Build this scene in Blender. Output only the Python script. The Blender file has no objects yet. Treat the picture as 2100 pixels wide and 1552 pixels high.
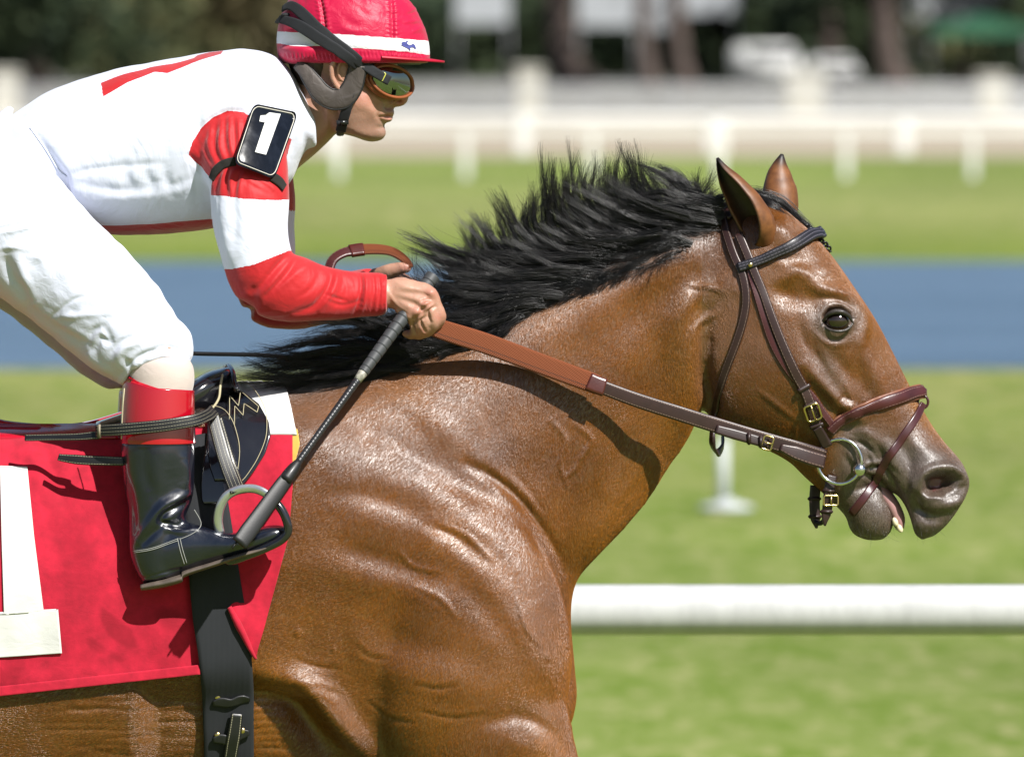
import bpy, bmesh, math, random
import numpy as np
from mathutils import Vector
from mathutils.bvhtree import BVHTree
random.seed(7); RNG = np.random.default_rng(11)
S = 1/1270.0; D0 = 20.0; FPX = 25400.0; CH = 2.17
PITCH = math.atan((776-60)/FPX)
scene = bpy.context.scene; COL = scene.collection
# ---------------- camera, world, sun, exposure
cam = bpy.data.objects.new('camera', bpy.data.cameras.new('camera')); COL.objects.link(cam)
cam.location = (0, -D0, CH); cam.rotation_euler = (math.pi/2-PITCH, 0, 0)
cam.data.sensor_width = 36; cam.data.lens = FPX/2100*36
cam.data.clip_start = 1; cam.data.clip_end = 3000
cam.data.dof.use_dof = True; cam.data.dof.focus_distance = D0-.12; cam.data.dof.aperture_fstop = 9.5
scene.camera = cam
SUN = Vector((0.42, -0.58, 0.70)).normalized()
elev = math.asin(SUN.z)
w = bpy.data.worlds.new('World'); scene.world = w; w.use_nodes = True
nt = w.node_tree; bg = nt.nodes['Background']
sky = nt.nodes.new('ShaderNodeTexSky'); sky.sky_type = 'NISHITA'; sky.sun_disc = False
sky.sun_elevation = elev; sky.sun_rotation = math.atan2(SUN.x, SUN.y)
nt.links.new(sky.outputs[0], bg.inputs[0]); bg.inputs[1].default_value = 0.05
sun = bpy.data.objects.new('sun', bpy.data.lights.new('sun', 'SUN')); COL.objects.link(sun)
sun.data.energy = 5.0; sun.data.angle = math.radians(.6); sun.data.color = (1, .975, .93)
sun.rotation_euler = SUN.to_track_quat('Z', 'Y').to_euler()
scene.view_settings.view_transform = 'Standard'; scene.view_settings.look = 'None'
scene.view_settings.exposure = 0.82; scene.view_settings.gamma = 1
scene.render.engine = 'CYCLES'
scene.cycles.use_denoising = True
scene.cycles.max_bounces = 6; scene.cycles.transparent_max_bounces = 12
# ---------------- pixel <-> world
cp, sp = math.cos(PITCH), math.sin(PITCH)
def unproj(px, py, Y):
    px = np.asarray(px, float); py = np.asarray(py, float); Y = np.asarray(Y, float)
    a = (px-1050)/FPX; b = (776-py)/FPX
    dy = cp+sp*b; t = (Y+D0)/dy
    return np.stack([a*t, Y+0*t, CH+(-sp+cp*b)*t], -1)
def W(px, py, d=0): return unproj(px, py, -np.asarray(d, float)*S)       # true point at depth d px
def WS(px, py, d=0):                                                       # silhouette at the middle plane, pushed sideways
    p = unproj(px, py, 0); p[..., 1] = -np.asarray(d, float)*S; return p
def proj(co):
    x, y, z = co[..., 0], co[..., 1]+D0, co[..., 2]-CH
    f = cp*y-sp*z; u = sp*y+cp*z
    return 1050+FPX*x/f, 776-FPX*u/f
def ground_y(py): return FPX*CH/(py-60)-D0                                 # world Y of ground seen at row py
def ground_x(px, py): return (px-1050)/FPX*(ground_y(py)+D0)
# ---------------- object helpers
def link(o, parent=None):
    COL.objects.link(o)
    if parent: o.parent = parent
    return o
def tag(o, label=None, cat=None, group=None, kind=None):
    if label: o['label'] = label
    if cat: o['category'] = cat
    if group: o['group'] = group
    if kind: o['kind'] = kind
    return o
def empty(name, loc=(0, 0, 0), parent=None):
    o = bpy.data.objects.new(name, None); o.location = loc; return link(o, parent)
def inv(o, parent):
    o.parent = parent
    if parent is not None:
        l = parent.location; q = parent.parent
        M = Vector(l)
        while q is not None: M = M+Vector(q.location); q = q.parent
        o.location = Vector(o.location)-M
    return o
def mesh(name, v, f, mat=None, parent=None, smooth=True, uv=None, solid=0, sub=0):
    me = bpy.data.meshes.new(name); me.from_pydata([tuple(p) for p in np.asarray(v).tolist()], [], [tuple(q) for q in f]); me.update()
    if smooth: me.polygons.foreach_set('use_smooth', [True]*len(me.polygons))
    if uv is not None:
        l = me.uv_layers.new(name='UVMap'); idx = np.zeros(len(me.loops), np.int32); me.loops.foreach_get('vertex_index', idx)
        l.data.foreach_set('uv', np.asarray(uv, np.float32)[idx].ravel())
    o = bpy.data.objects.new(name, me)
    if mat: me.materials.append(mat)
    COL.objects.link(o)
    if parent: inv(o, parent)
    if solid:
        m = o.modifiers.new('s', 'SOLIDIFY'); m.thickness = solid; m.offset = 0
    if sub:
        m = o.modifiers.new('u', 'SUBSURF'); m.levels = sub; m.render_levels = sub
    return o
def fetch(me):
    v = np.zeros(len(me.vertices)*3); me.vertices.foreach_get('co', v); v = v.reshape(-1, 3)
    e = np.zeros(len(me.edges)*2, np.int64); me.edges.foreach_get('vertices', e); e = e.reshape(-1, 2)
    return v, e
def normals(me):
    n = np.zeros(len(me.vertices)*3); me.vertices.foreach_get('normal', n); return n.reshape(-1, 3)
def put(me, v): me.vertices.foreach_set('co', v.ravel()); me.update()
def lap(v, e, it, lam=.5, mask=None):
    n = len(v); deg = np.bincount(e.ravel(), minlength=n).astype(float); deg[deg == 0] = 1
    for _ in range(it):
        s = np.stack([np.bincount(e[:, 0], v[e[:, 1], k], n)+np.bincount(e[:, 1], v[e[:, 0], k], n) for k in range(3)], 1)/deg[:, None]
        d = (s-v)*lam
        if mask is not None: d *= mask[:, None]
        v = v+d
    return v
def fuse(parts, voxel, it=4, lam=.5, split=0):
    """closed pieces [(verts, faces)] joined into one continuous surface"""
    V, F, o = [], [], 0
    for v, f in parts:
        V.append(v); F += [tuple(i+o for i in q) for q in f]; o += len(v)
    me = bpy.data.meshes.new('t'); me.from_pydata(np.concatenate(V).tolist(), [], F); me.update()
    ob = bpy.data.objects.new('t', me); COL.objects.link(ob)
    m = ob.modifiers.new('r', 'REMESH'); m.mode = 'VOXEL'; m.voxel_size = voxel
    dg = bpy.context.evaluated_depsgraph_get(); out = bpy.data.meshes.new_from_object(ob.evaluated_get(dg))
    bpy.data.objects.remove(ob); bpy.data.meshes.remove(me)
    v, e = fetch(out); put(out, lap(v, e, it, lam))
    if split:
        ob = bpy.data.objects.new('t', out); COL.objects.link(ob)
        m = ob.modifiers.new('r', 'SUBSURF'); m.levels = split; m.render_levels = split
        dg = bpy.context.evaluated_depsgraph_get(); out2 = bpy.data.meshes.new_from_object(ob.evaluated_get(dg))
        bpy.data.objects.remove(ob); bpy.data.meshes.remove(out); out = out2
    out.polygons.foreach_set('use_smooth', [True]*len(out.polygons))
    return out
def obj(name, me, mat=None, parent=None):
    me.name = name; o = bpy.data.objects.new(name, me)
    if mat: me.materials.clear(); me.materials.append(mat)
    COL.objects.link(o)
    if parent: inv(o, parent)
    return o
def cr(pts, n):
    """Catmull-Rom through rows of pts, n samples per span"""
    P = np.asarray(pts, float); P = np.vstack([2*P[0]-P[1], P, 2*P[-1]-P[-2]]); out = []
    for i in range(1, len(P)-2):
        a, b, c, d = P[i-1:i+3]
        for t in np.arange(n)/n:
            out.append(.5*((2*b)+(c-a)*t+(2*a-5*b+4*c-d)*t*t+(3*b-a-3*c+d)*t**3))
    out.append(P[-2]); return np.array(out)
def resamp(P, n):
    P = np.asarray(P, float); s = np.r_[0, np.cumsum(np.linalg.norm(np.diff(P, axis=0), axis=1))]
    q = np.linspace(0, s[-1], n); return np.stack([np.interp(q, s, P[:, k]) for k in range(P.shape[1])], 1)
def ring_faces(nr, m, caps=True, closed=True):
    F = []; mm = m if closed else m-1
    for i in range(nr-1):
        for j in range(mm):
            a = i*m+j; b = i*m+(j+1) % m; F.append((a, b, b+m, a+m))
    if caps:
        F.append(tuple(range(m-1, -1, -1))); F.append(tuple(range((nr-1)*m, nr*m)))
    return F
def loft(rows, m=36, n=5, sym=False):
    """rows: (Dx,Dy, Vx,Vy, w, dc, g, q): section from D to V, half width w about depth dc, skew g, fullness q"""
    R = [tuple(r)+((0, 1, 1)[len(r)-5:] if len(r) < 8 else ()) for r in rows]
    R = cr(R, n); V = []
    th = np.linspace(0, 2*math.pi, m, endpoint=False)
    for r in R:
        t = (1-np.cos(th))/2; sg = np.sign(np.sin(th)); sg[np.abs(np.sin(th)) < 1e-9] = 0
        ts = np.clip(t, 0, 1)**max(r[6], .2); dep = max(r[4], 1)*(2*np.sqrt(np.clip(ts*(1-ts), 0, 1)))**r[7]
        x = r[0]+(r[2]-r[0])*t; y = r[1]+(r[3]-r[1])*t
        p = unproj(x, y, -r[5]*S); p[:, 1] -= sg*dep*S; V.append(p)
    return np.concatenate(V), ring_faces(len(R), m)
def limb(rows, m=20, n=5):
    """rows: (px,py,d, r_in_plane, r_depth)"""
    R = cr(rows, n); V = []
    C = W(R[:, 0], R[:, 1], R[:, 2]); T = np.gradient(C, axis=0)
    th = np.linspace(0, 2*math.pi, m, endpoint=False)
    for c, t, r in zip(C, T, R):
        t = t/np.linalg.norm(t); a = np.cross(t, (0, 1, 0))
        if np.linalg.norm(a) < .2: a = np.cross(t, (1, 0, 0))
        a /= np.linalg.norm(a); b = np.cross(t, a)
        V.append(c+np.outer(np.cos(th), a)*max(r[3], .6)*S+np.outer(np.sin(th), b)*max(r[4], .6)*S)
    return np.concatenate(V), ring_faces(len(R), m)
def ball(px, py, d, rx, ry, rd, nu=20, nv=12, rot=0):
    V = []; c = W(px, py, d); co, si = math.cos(rot), math.sin(rot)
    for i in range(nv+1):
        ph = math.pi*i/nv
        rr = max(math.sin(ph), .02)
        for j in range(nu):
            a = 2*math.pi*j/nu; x = rr*math.cos(a)*rx; z = math.cos(ph)*ry; y = rr*math.sin(a)*rd
            V.append((c[0]+(x*co-z*si)*S, c[1]-y*S, c[2]+(x*si+z*co)*S))
    return np.array(V), ring_faces(nv+1, nu)
# ---------------- relief / colour fields drawn in picture rows, applied as real displacement on both flanks
class Field:
    def __init__(s, x0, y0, x1, y1, step=2, val=0.):
        s.x0, s.y0, s.st = x0, y0, step
        s.nx, s.ny = int((x1-x0)/step)+1, int((y1-y0)/step)+1; s.a = np.full((s.ny, s.nx), val)
    def _win(s, xa, ya, xb, yb):
        i0 = max(0, int((ya-s.y0)/s.st)); i1 = min(s.ny, int((yb-s.y0)/s.st)+2); j0 = max(0, int((xa-s.x0)/s.st)); j1 = min(s.nx, int((xb-s.x0)/s.st)+2)
        if i1 <= i0 or j1 <= j0: return None
        yy, xx = np.mgrid[i0:i1, j0:j1]; return (slice(i0, i1), slice(j0, j1)), xx*s.st+s.x0, yy*s.st+s.y0
    def stroke(s, pts, sig, amp, mode='add', taper=True):
        P = cr([p[:2] for p in pts], 6) if len(pts) > 2 else np.array(cr(pts, 6)); m = 3.2*sig
        q = s._win(P[:, 0].min()-m, P[:, 1].min()-m, P[:, 0].max()+m, P[:, 1].max()+m)
        if q is None: return
        sl, X, Y = q; best = np.full(X.shape, 1e9); par = np.zeros(X.shape); L = len(P)-1
        for i in range(L):
            a, b = P[i], P[i+1]; ab = b-a; l2 = max(ab@ab, 1e-9); t = np.clip(((X-a[0])*ab[0]+(Y-a[1])*ab[1])/l2, 0, 1)
            d = (X-a[0]-t*ab[0])**2+(Y-a[1]-t*ab[1])**2; k = d < best; best[k] = d[k]; par[k] = ((i+t)/L)[k]
        g = np.exp(-best/(2*sig*sig))
        if taper: g = g*(.25+.75*np.sin(np.pi*np.clip(par, .02, .98))**.6)
        s._app(sl, g, amp, mode)
    def blob(s, x, y, rx, ry, amp, rot=0, p=2, mode='add'):
        m = 2.6*max(rx, ry); q = s._win(x-m, y-m, x+m, y+m)
        if q is None: return
        sl, X, Y = q; c, n = math.cos(rot), math.sin(rot); u = ((X-x)*c+(Y-y)*n)/rx; v = (-(X-x)*n+(Y-y)*c)/ry
        s._app(sl, np.exp(-.5*(u*u+v*v)**(p/2)), amp, mode)
    def poly(s, pts, soft, amp, mode='add'):
        P = np.asarray(pts, float); m = 3*soft+4; q = s._win(P[:, 0].min()-m, P[:, 1].min()-m, P[:, 0].max()+m, P[:, 1].max()+m)
        if q is None: return
        sl, X, Y = q; ins = np.zeros(X.shape, bool); best = np.full(X.shape, 1e9); n = len(P)
        for i in range(n):
            a, b = P[i], P[(i+1) % n]; ab = b-a
            if a[1] != b[1]:
                c = ((a[1] > Y) != (b[1] > Y)) & (X < ab[0]*(Y-a[1])/(ab[1])+a[0]); ins ^= c
            t = np.clip(((X-a[0])*ab[0]+(Y-a[1])*ab[1])/max(ab@ab, 1e-9), 0, 1); best = np.minimum(best, (X-a[0]-t*ab[0])**2+(Y-a[1]-t*ab[1])**2)
        dd = np.sqrt(best)*np.where(ins, 1, -1); x = np.clip(dd/max(soft, .5)*.5+.5, 0, 1); s._app(sl, x*x*(3-2*x), amp, mode)
    def _app(s, sl, g, amp, mode):
        if mode == 'add': s.a[sl] += g*amp
        elif mode == 'max': s.a[sl] = np.maximum(s.a[sl], g*amp)
        else: s.a[sl] = s.a[sl]*(1-g)+amp*g
    def at(s, x, y):
        u = np.clip((x-s.x0)/s.st, 0, s.nx-1.001); v = np.clip((y-s.y0)/s.st, 0, s.ny-1.001); i = v.astype(int); j = u.astype(int); fu, fv = u-j, v-i
        A = s.a; return (A[i, j]*(1-fu)+A[i, j+1]*fu)*(1-fv)+(A[i+1, j]*(1-fu)+A[i+1, j+1]*fu)*fv
def wav(x, y, sx, sy, seed, oct=3):
    """cheap smooth noise from summed sines"""
    r = np.random.default_rng(seed); o = 0; a = 1.; 
    for k in range(oct):
        for _ in range(4):
            th = r.uniform(0, 2*math.pi); o = o+a*np.sin(x/sx*math.cos(th)*2**k*2.2+y/sy*math.sin(th)*2**k*2.2+r.uniform(0, 7))
        a *= .55
    return o/4
def attr(me, name, arr):
    a = me.attributes.new(name, 'FLOAT', 'POINT'); a.data.foreach_set('value', np.asarray(arr, np.float32))
def cattr(me, name, arr):
    a = me.attributes.new(name, 'FLOAT_COLOR', 'POINT'); c = np.ones((len(arr), 4), np.float32); c[:, :3] = arr; a.data.foreach_set('color', c.ravel())
# ---------------- materials
def lin(r, g, b): return tuple(((c/255)/12.92 if c/255 <= .04045 else ((c/255+.055)/1.055)**2.4) for c in (r, g, b))
class Mat:
    def __init__(s, name, col=(.5, .5, .5), rough=.5, spec=.5, metal=0, **kw):
        s.m = bpy.data.materials.new(name); s.m.use_nodes = True; s.t = s.m.node_tree; s.b = s.t.nodes['Principled BSDF']
        s.set('Base Color', (*col, 1)); s.set('Roughness', rough); s.set('Specular IOR Level', spec); s.set('Metallic', metal)
        for k, v in kw.items(): s.set(k.replace('_', ' '), v)
    def set(s, k, v): s.b.inputs[k].default_value = v
    def N(s, typ, **kw):
        n = s.t.nodes.new('ShaderNode'+typ)
        for k, v in kw.items(): setattr(n, k, v)
        return n
    def L(s, a, b): s.t.links.new(a, b)
    def coord(s, kind='Object', scale=(1, 1, 1), rot=(0, 0, 0)):
        c = s.N('TexCoord'); m = s.N('Mapping'); m.inputs['Scale'].default_value = scale; m.inputs['Rotation'].default_value = rot
        s.L(c.outputs[kind], m.inputs[0]); return m.outputs[0]
    def noise(s, vec, scale, detail=4, rough=.55, dist=0):
        n = s.N('TexNoise'); n.inputs['Scale'].default_value = scale; n.inputs['Detail'].default_value = detail; n.inputs['Roughness'].default_value = rough; n.inputs['Distortion'].default_value = dist
        if vec is not None: s.L(vec, n.inputs['Vector'])
        return n.outputs[0]
    def ramp(s, fac, stops):
        r = s.N('ValToRGB'); e = r.color_ramp.elements
        while len(e) < len(stops): e.new(.5)
        for q, (p, c) in zip(e, stops): q.position = p; q.color = (*c, 1) if len(c) == 3 else c
        s.L(fac, r.inputs[0]); return r.outputs[0]
    def math(s, op, a, b=None, c=None, clamp=False):
        n = s.N('Math', operation=op, use_clamp=clamp)
        for i, v in enumerate((a, b, c)):
            if v is None: continue
            if isinstance(v, (int, float)): n.inputs[i].default_value = v
            else: s.L(v, n.inputs[i])
        return n.outputs[0]
    def mix(s, fac, a, b, mode='MIX'):
        n = s.N('Mix', data_type='RGBA', blend_type=mode)
        for i, v in ((0, fac), (6, a), (7, b)):
            if isinstance(v, (int, float)): n.inputs[i].default_value = v
            elif isinstance(v, tuple): n.inputs[i].default_value = (*v, 1)
            else: s.L(v, n.inputs[i])
        return n.outputs[2]
    def bump(s, h, strength=.3, dist=.002, prev=None):
        n = s.N('Bump'); n.inputs['Strength'].default_value = strength; n.inputs['Distance'].default_value = dist
        s.L(h, n.inputs['Height'])
        if prev is not None: s.L(prev, n.inputs['Normal'])
        s.L(n.outputs[0], s.b.inputs['Normal']); return n.outputs[0]
    def color(s, c, k=1):
        if k != 1: c = s.mix(1., c, (k, k, k), 'MULTIPLY')
        s.L(c, s.b.inputs['Base Color'])
    def attr(s, name):
        n = s.N('Attribute', attribute_name=name); return n
def dimc(col, metal=0):
    return tuple(col) if metal > .5 else tuple(c*.7 for c in col)
def simple(name, col, rough=.5, spec=.5, metal=0, nscale=0, namt=.15, bscale=0, bst=.2, bd=.001, **kw):
    col = dimc(col, metal)
    m = Mat(name, col, rough, spec, metal, **kw); v = m.coord()
    if nscale:
        n = m.noise(v, nscale); m.color(m.ramp(n, [(.3, tuple(c*(1-namt) for c in col)), (.7, tuple(min(1, c*(1+namt)) for c in col))]))
        m.L(m.math('MULTIPLY_ADD', n, .25, rough-.12), m.b.inputs['Roughness'])
    if bscale: m.bump(m.noise(v, bscale, 3), bst, bd)
    return m.m
# ---------------- setting: ground, pond, track, rails, far things
def sheet(name, y0, y1, z, mat, kind='structure', hx=400, x0=None, x1=None):
    a, b = (-hx, hx) if x0 is None else (x0, x1)
    o = mesh(name, [(a, y0, z), (b, y0, z), (b, y1, z), (a, y1, z)], [(0, 1, 2, 3)], mat, smooth=False); tag(o, kind=kind); return o
g = Mat('turf', rough=.9, spec=.15); vc = g.coord()
sepn = g.N('SeparateXYZ'); g.L(vc, sepn.inputs[0]); Yv = sepn.outputs[1]
f = g.math('DIVIDE', g.math('ADD', Yv, 20.), 240.)
stripe = g.ramp(f, [(.0, (.2, .28, .06)), (.2, (.22, .29, .07)), (.27, (.26, .31, .08)), (.325, (.33, .34, .12)), (.49, (.17, .25, .015)), (.53, (.22, .28, .05)), (.6, (.36, .37, .15)), (.68, (.32, .36, .13)), (.78, (.25, .34, .08)), (.9, (.28, .34, .11))])
n1 = g.noise(g.coord(scale=(1, .16, 1)), 3.4, 8, .78); n2 = g.noise(g.coord(scale=(1, .2, 1)), 8, 5, .7); n3 = g.noise(vc, 60, 3, .6)
c = g.mix(g.math('MULTIPLY', g.ramp(n1, [(.48, (0, 0, 0)), (.56, (1, 1, 1))]), .85), stripe, (.115, .21, .006)); c = g.mix(g.math('MULTIPLY', g.ramp(n2, [(.52, (0, 0, 0)), (.6, (1, 1, 1))]), .75), c, (.40, .40, .19))
c = g.mix(.25, c, g.ramp(n3, [(.3, (.12, .17, .03)), (.7, (.32, .4, .12))]), 'MIX'); g.color(g.mix(1., c, g.ramp(g.noise(g.coord(scale=(1, .4, 1)), .22, 3), [(.35, (.58, .56, .54)), (.65, (.8, .77, .72))]), 'MULTIPLY')); g.bump(n3, .5, .02)
ground = sheet('grass_ground', -60, 900, 0, g.m, hx=700)
wt = Mat('pond_water', (.035, .075, .16), .12, .5); v = wt.coord(scale=(.5, 1, 1)); nn = wt.noise(v, 4, 5, .6); wt.bump(nn, .7, .25)
wt.color(wt.ramp(wt.noise(wt.coord(scale=(.06, .35, 1)), 1.5, 5), [(.3, (.05, .092, .15)), (.7, (.10, .158, .24))])); wt.set('Roughness', .3)
pond = sheet('pond_water', ground_y(757), ground_y(537), .006, wt.m, hx=500)
dt = Mat('dirt_track', (.42, .36, .28), .95, .1); v = dt.coord(scale=(.1, 1, 1)); dt.color(dt.ramp(dt.noise(v, .8, 4), [(.3, (.29, .24, .18)), (.7, (.37, .32, .25))]))
track = sheet('dirt_track', ground_y(322), ground_y(238), .006, dt.m, hx=500)
ap = Mat('apron', (.3, .3, .27), .9, .1); ap.color(ap.ramp(ap.noise(ap.coord(), .3, 4), [(.3, (.17, .17, .15)), (.7, (.25, .24, .21))]))
sheet('paved_apron', ground_y(238)+.01, ground_y(150), .006, ap.m, hx=500)
white = simple('white_paint', (.8, .8, .79), .35, .5, nscale=3, namt=.05); fpaint = simple('weathered_paint', (.85, .84, .8), .6, .3, nscale=.7)
grey = simple('grey_metal', (.45, .46, .47), .4, .5, metal=.3, nscale=4)
def tube(pts, r, mat, name='tube', parent=None, m=10, n=1, cyc=False, ry=None):
    P = np.asarray(pts, float); P = cr(P, n) if n > 1 else P; T = np.gradient(P, axis=0)
    if cyc: P = P[:-1]; T = (np.roll(P, -1, 0)-np.roll(P, 1, 0))
    th = np.linspace(0, 2*math.pi, m, endpoint=False); V = []; up = None
    rr = np.broadcast_to(r, (len(P),)) if np.ndim(r) == 0 else np.interp(np.linspace(0, 1, len(P)), np.linspace(0, 1, len(r)), r)
    for p, t, q in zip(P, T, rr):
        t = t/np.linalg.norm(t)
        if up is None: up = np.cross(t, (0, 0, 1)) if abs(t[2]) < .9 else np.cross(t, (0, 1, 0))
        up = up-t*(up@t); up /= np.linalg.norm(up); b = np.cross(t, up)
        V.append(p+np.outer(np.cos(th), up)*q+np.outer(np.sin(th), b)*(q if ry is None else ry))
    F = ring_faces(len(P), m, caps=not cyc)
    if cyc:
        o = (len(P)-1)*m; F += [(o+j, o+(j+1) % m, (j+1) % m, j) for j in range(m)]
    V = np.concatenate(V)
    return (V, F) if name is None else mesh(name, V, F, mat, parent)
def box(cx, cy, cz, sx, sy, sz, bev=0):
    bm = bmesh.new(); bmesh.ops.create_cube(bm, size=1)
    for q in bm.verts: q.co = (cx+q.co.x*sx, cy+q.co.y*sy, cz+q.co.z*sz)
    if bev: bmesh.ops.bevel(bm, geom=bm.edges[:], offset=bev, segments=2, affect='EDGES')
    bm.verts.index_update(); V = np.array([tuple(q.co) for q in bm.verts]); F = [tuple(q.index for q in f.verts) for f in bm.faces]; bm.free(); return V, F
def join(parts):
    V, F, o = [], [], 0
    for v, f in parts: V.append(v); F += [tuple(i+o for i in q) for q in f]; o += len(v)
    return np.concatenate(V), F
# near inside rail, just behind the horse
ry = FPX*.0984/104-D0; yr = ry
rz = float(unproj(1600, 1250, ry)[2]); rail = empty('running_rail', (0, ry, 0)); tag(rail, 'thick white tubular running rail right behind the horse', 'rail')
railmat = Mat('rail_paint', (.8, .8, .79), .3, .5); vz = railmat.coord(scale=(3, 1, 1)); nz = railmat.noise(vz, 5, 5, .7)
railmat.color(railmat.ramp(nz, [(.35, (.38, .38, .375)), (.6, (.45, .45, .445))]))
tube([(x, ry, rz) for x in np.linspace(-14, 14, 40)], (.0492), railmat.m, 'rail_tube', rail, m=24)
for i, x in enumerate(np.arange(-12.3, 13, 2.6)):
    if -.9 < x < 1.0: continue
    tube([(x, ry, rz-.04), (x, ry+.02, .5), (x, ry+.25, 0)], .03, white, 'post', rail, n=4)
stakep = simple('stake_paint', (.52, .55, .55), .5, nscale=8)
# small white marker stake with a foot, far on the turf
Y = ground_y(1048); x = ground_x(1487, 1048); k = (Y+D0)/FPX
st = empty('marker_stake', (x, Y, 0)); tag(st, 'short white stake with round foot plate standing on the turf', 'stake')
mesh('stake', *tube([(x-4*k, Y, .01), (x-4*k, Y, 150*k)], 12*k, None, None, m=12), stakep, st)
c0 = []; 
for i, (r, z) in enumerate([(56*k, .004), (58*k, .02), (46*k, .03), (18*k, .045), (15*k, .06)]): c0.append(np.stack([x+2*k+r*np.cos(np.linspace(0, 2*math.pi, 24, endpoint=False)), Y+r*np.sin(np.linspace(0, 2*math.pi, 24, endpoint=False)), np.full(24, z)], 1))
mesh('foot_plate', np.concatenate(c0), ring_faces(5, 24), stakep, st)
# post-and-rail fences
def fence(name, label, pyb, pyt, xs, pw, rails, mat, cat='fence', span=60):
    Y = ground_y(pyb); k = (Y+D0)/FPX; o = empty(name, (0, Y, 0)); tag(o, label, cat)
    for py, hw in rails:
        z = CH-(py-60)*k; tube([(-span, Y, z), (0, Y, z), (span, Y, z)], hw*k, mat, 'rail', o)
    h = CH-(pyt-60)*k; proto = None
    for px in xs:
        X = (px-1050)*k
        if proto is None:
            proto = mesh('post', *box(0, 0, h/2, pw*k, pw*k*.7, h, pw*k*.12), mat, o, smooth=False); proto.location = (X, 0, 0)
        else:
            c = proto.copy(); link(c, o); c.location = (X, 0, 0)
fence('white_fence', 'nearer low white rail fence with slim posts on the far turf', 366, 268, [695+260*i for i in range(-8, 14)], 16, [(272, 5)], fpaint)
fence('white_fence', 'white rail fence with wide posts along the dirt track edge', 319, 232, [1072+391*i for i in range(-5, 8)]+[1474], 32, [(243, 8), (262, 3)], fpaint)
fence('white_fence', 'distant grey barrier of many horizontal bars beyond the dirt track', 238, 178, [60+165*i for i in range(-6, 24)], 10, [(180, 5.), (191, 2.5), (202, 2.5), (213, 2.5), (224, 2.5), (234, 3)], grey, 'barrier')
pil = simple('pillar_paint', (.55, .54, .48), .6, nscale=.8)
for i, (px, w_, t_) in enumerate([(1650, 84, 152), (2035, 60, 160), (1085, 54, 146), (10, 60, 152)]):
    Y = ground_y(237)-1.5; k = (Y+D0)/FPX; X = (px-1050)*k; h = CH-(t_-60)*k
    o = empty('gate_pillar', (X, Y, 0)); tag(o, ['widest cream pillar in the far barrier, right of the horse ears', 'cream pillar in the far barrier near the right picture edge', 'cream block in the far barrier, just right of the jockey cap', 'cream pillar in the far barrier at the left picture edge'][i], 'pillar', 'cream pillars in the far barrier')
    mesh('shaft', *box(X, Y, h/2, w_*k, .6, h, .04), pil, o, smooth=False); mesh('cap', *box(X, Y, h+.06, w_*k+.12, .72, .12, .03), pil, o, smooth=False)
# trees, hedges, tents and parked vans beyond
bark = simple('bark', (.11, .085, .075), .9, .1, nscale=3, namt=.4, bscale=8, bst=.6, bd=.05)
def leafmat(name, a, b):
    m = Mat(name, a, .7, .2); o = m.N('ObjectInfo'); n = m.noise(m.coord(), .5, 4, .6); m.color(m.ramp(n, [(.35, a), (.65, b)])); return m.m
LM = [leafmat('leaf_dark', (.012, .022, .012), (.035, .05, .02)), leafmat('leaf_mid', (.042, .054, .025), (.125, .125, .055)), leafmat('leaf_olive', (.08, .072, .035), (.2, .165, .085))]
def leaves(cx, cy, cz, rx, ry_, rz_, n, size, seed):
    r = np.random.default_rng(seed); nc = max(6, n//130); cc = r.normal(0, .42, (nc, 3)); cc[:, 2] = np.clip(cc[:, 2], -.9, .9)
    p = cc[r.integers(0, nc, n)]+r.normal(0, .17, (n, 3)); p = p*(rx, ry_, rz_)+(cx, cy, cz); p[:, 2] = np.maximum(p[:, 2], .05)
    a = r.normal(0, 1, (n, 3)); a /= np.linalg.norm(a, axis=1)[:, None]; b = np.cross(a, r.normal(0, 1, (n, 3))); b /= np.linalg.norm(b, axis=1)[:, None]; s = (size*r.uniform(.5, 1.3, n))[:, None]
    V = np.stack([p-a*s, p+b*s*.5, p+a*s, p-b*s*.5], 1).reshape(-1, 3); F = np.arange(n*4).reshape(-1, 4); return V, F.tolist()
def tree(px, d, h, tr, lm, label, seed, cr_w=5, crown0=.35, n=2600):
    X = (px-1050)/FPX*(d+D0); o = empty('tree', (X, d, 0)); tag(o, label, 'tree', 'trees beyond the far barrier'); r = random.Random(seed)
    parts = [tube([(X+tr*1.3, d, -.1), (X+tr*.2, d, 1.2), (X-.1, d, h*.3), (X+.2, d, h*.62), (X+.1, d, h*.9)], [tr*1.35, tr, tr*.9, tr*.6, tr*.2], None, None, n=3)]
    for i in range(5):
        a = i*1.3+seed; z = h*(.3+.1*i); parts.append(tube([(X, d, z), (X+math.cos(a)*cr_w*.4, d+math.sin(a)*cr_w*.4, z+h*.1), (X+math.cos(a)*cr_w*.8, d+math.sin(a)*cr_w*.8, z+h*.16)], [tr*.45, tr*.3, tr*.08], None, None, n=2, m=6))
    mesh('trunk', *join(parts), bark, o)
    mesh('crown', *leaves(X, d, h*(crown0+1)/2, cr_w, cr_w, h*(1-crown0)*.62, n, .38, seed), LM[lm], o, smooth=False)
TD = ground_y(170)+8
tree(1150, TD-60, 14, .62, 2, 'thick grey tree trunk between the jockey cap and the two brown trunks', 1, 6, .5)
tree(1322, TD-75, 13, .27, 1, 'left of the two slim brown trunks above the mane', 2, 4, .6)
tree(1392, TD-70, 13, .3, 1, 'right of the two slim brown trunks above the mane', 3, 4, .6)
tree(1815, TD-55, 15, .45, 0, 'dark tree trunk above the horse face, left of the green awning', 4, 6, .45)
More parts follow.
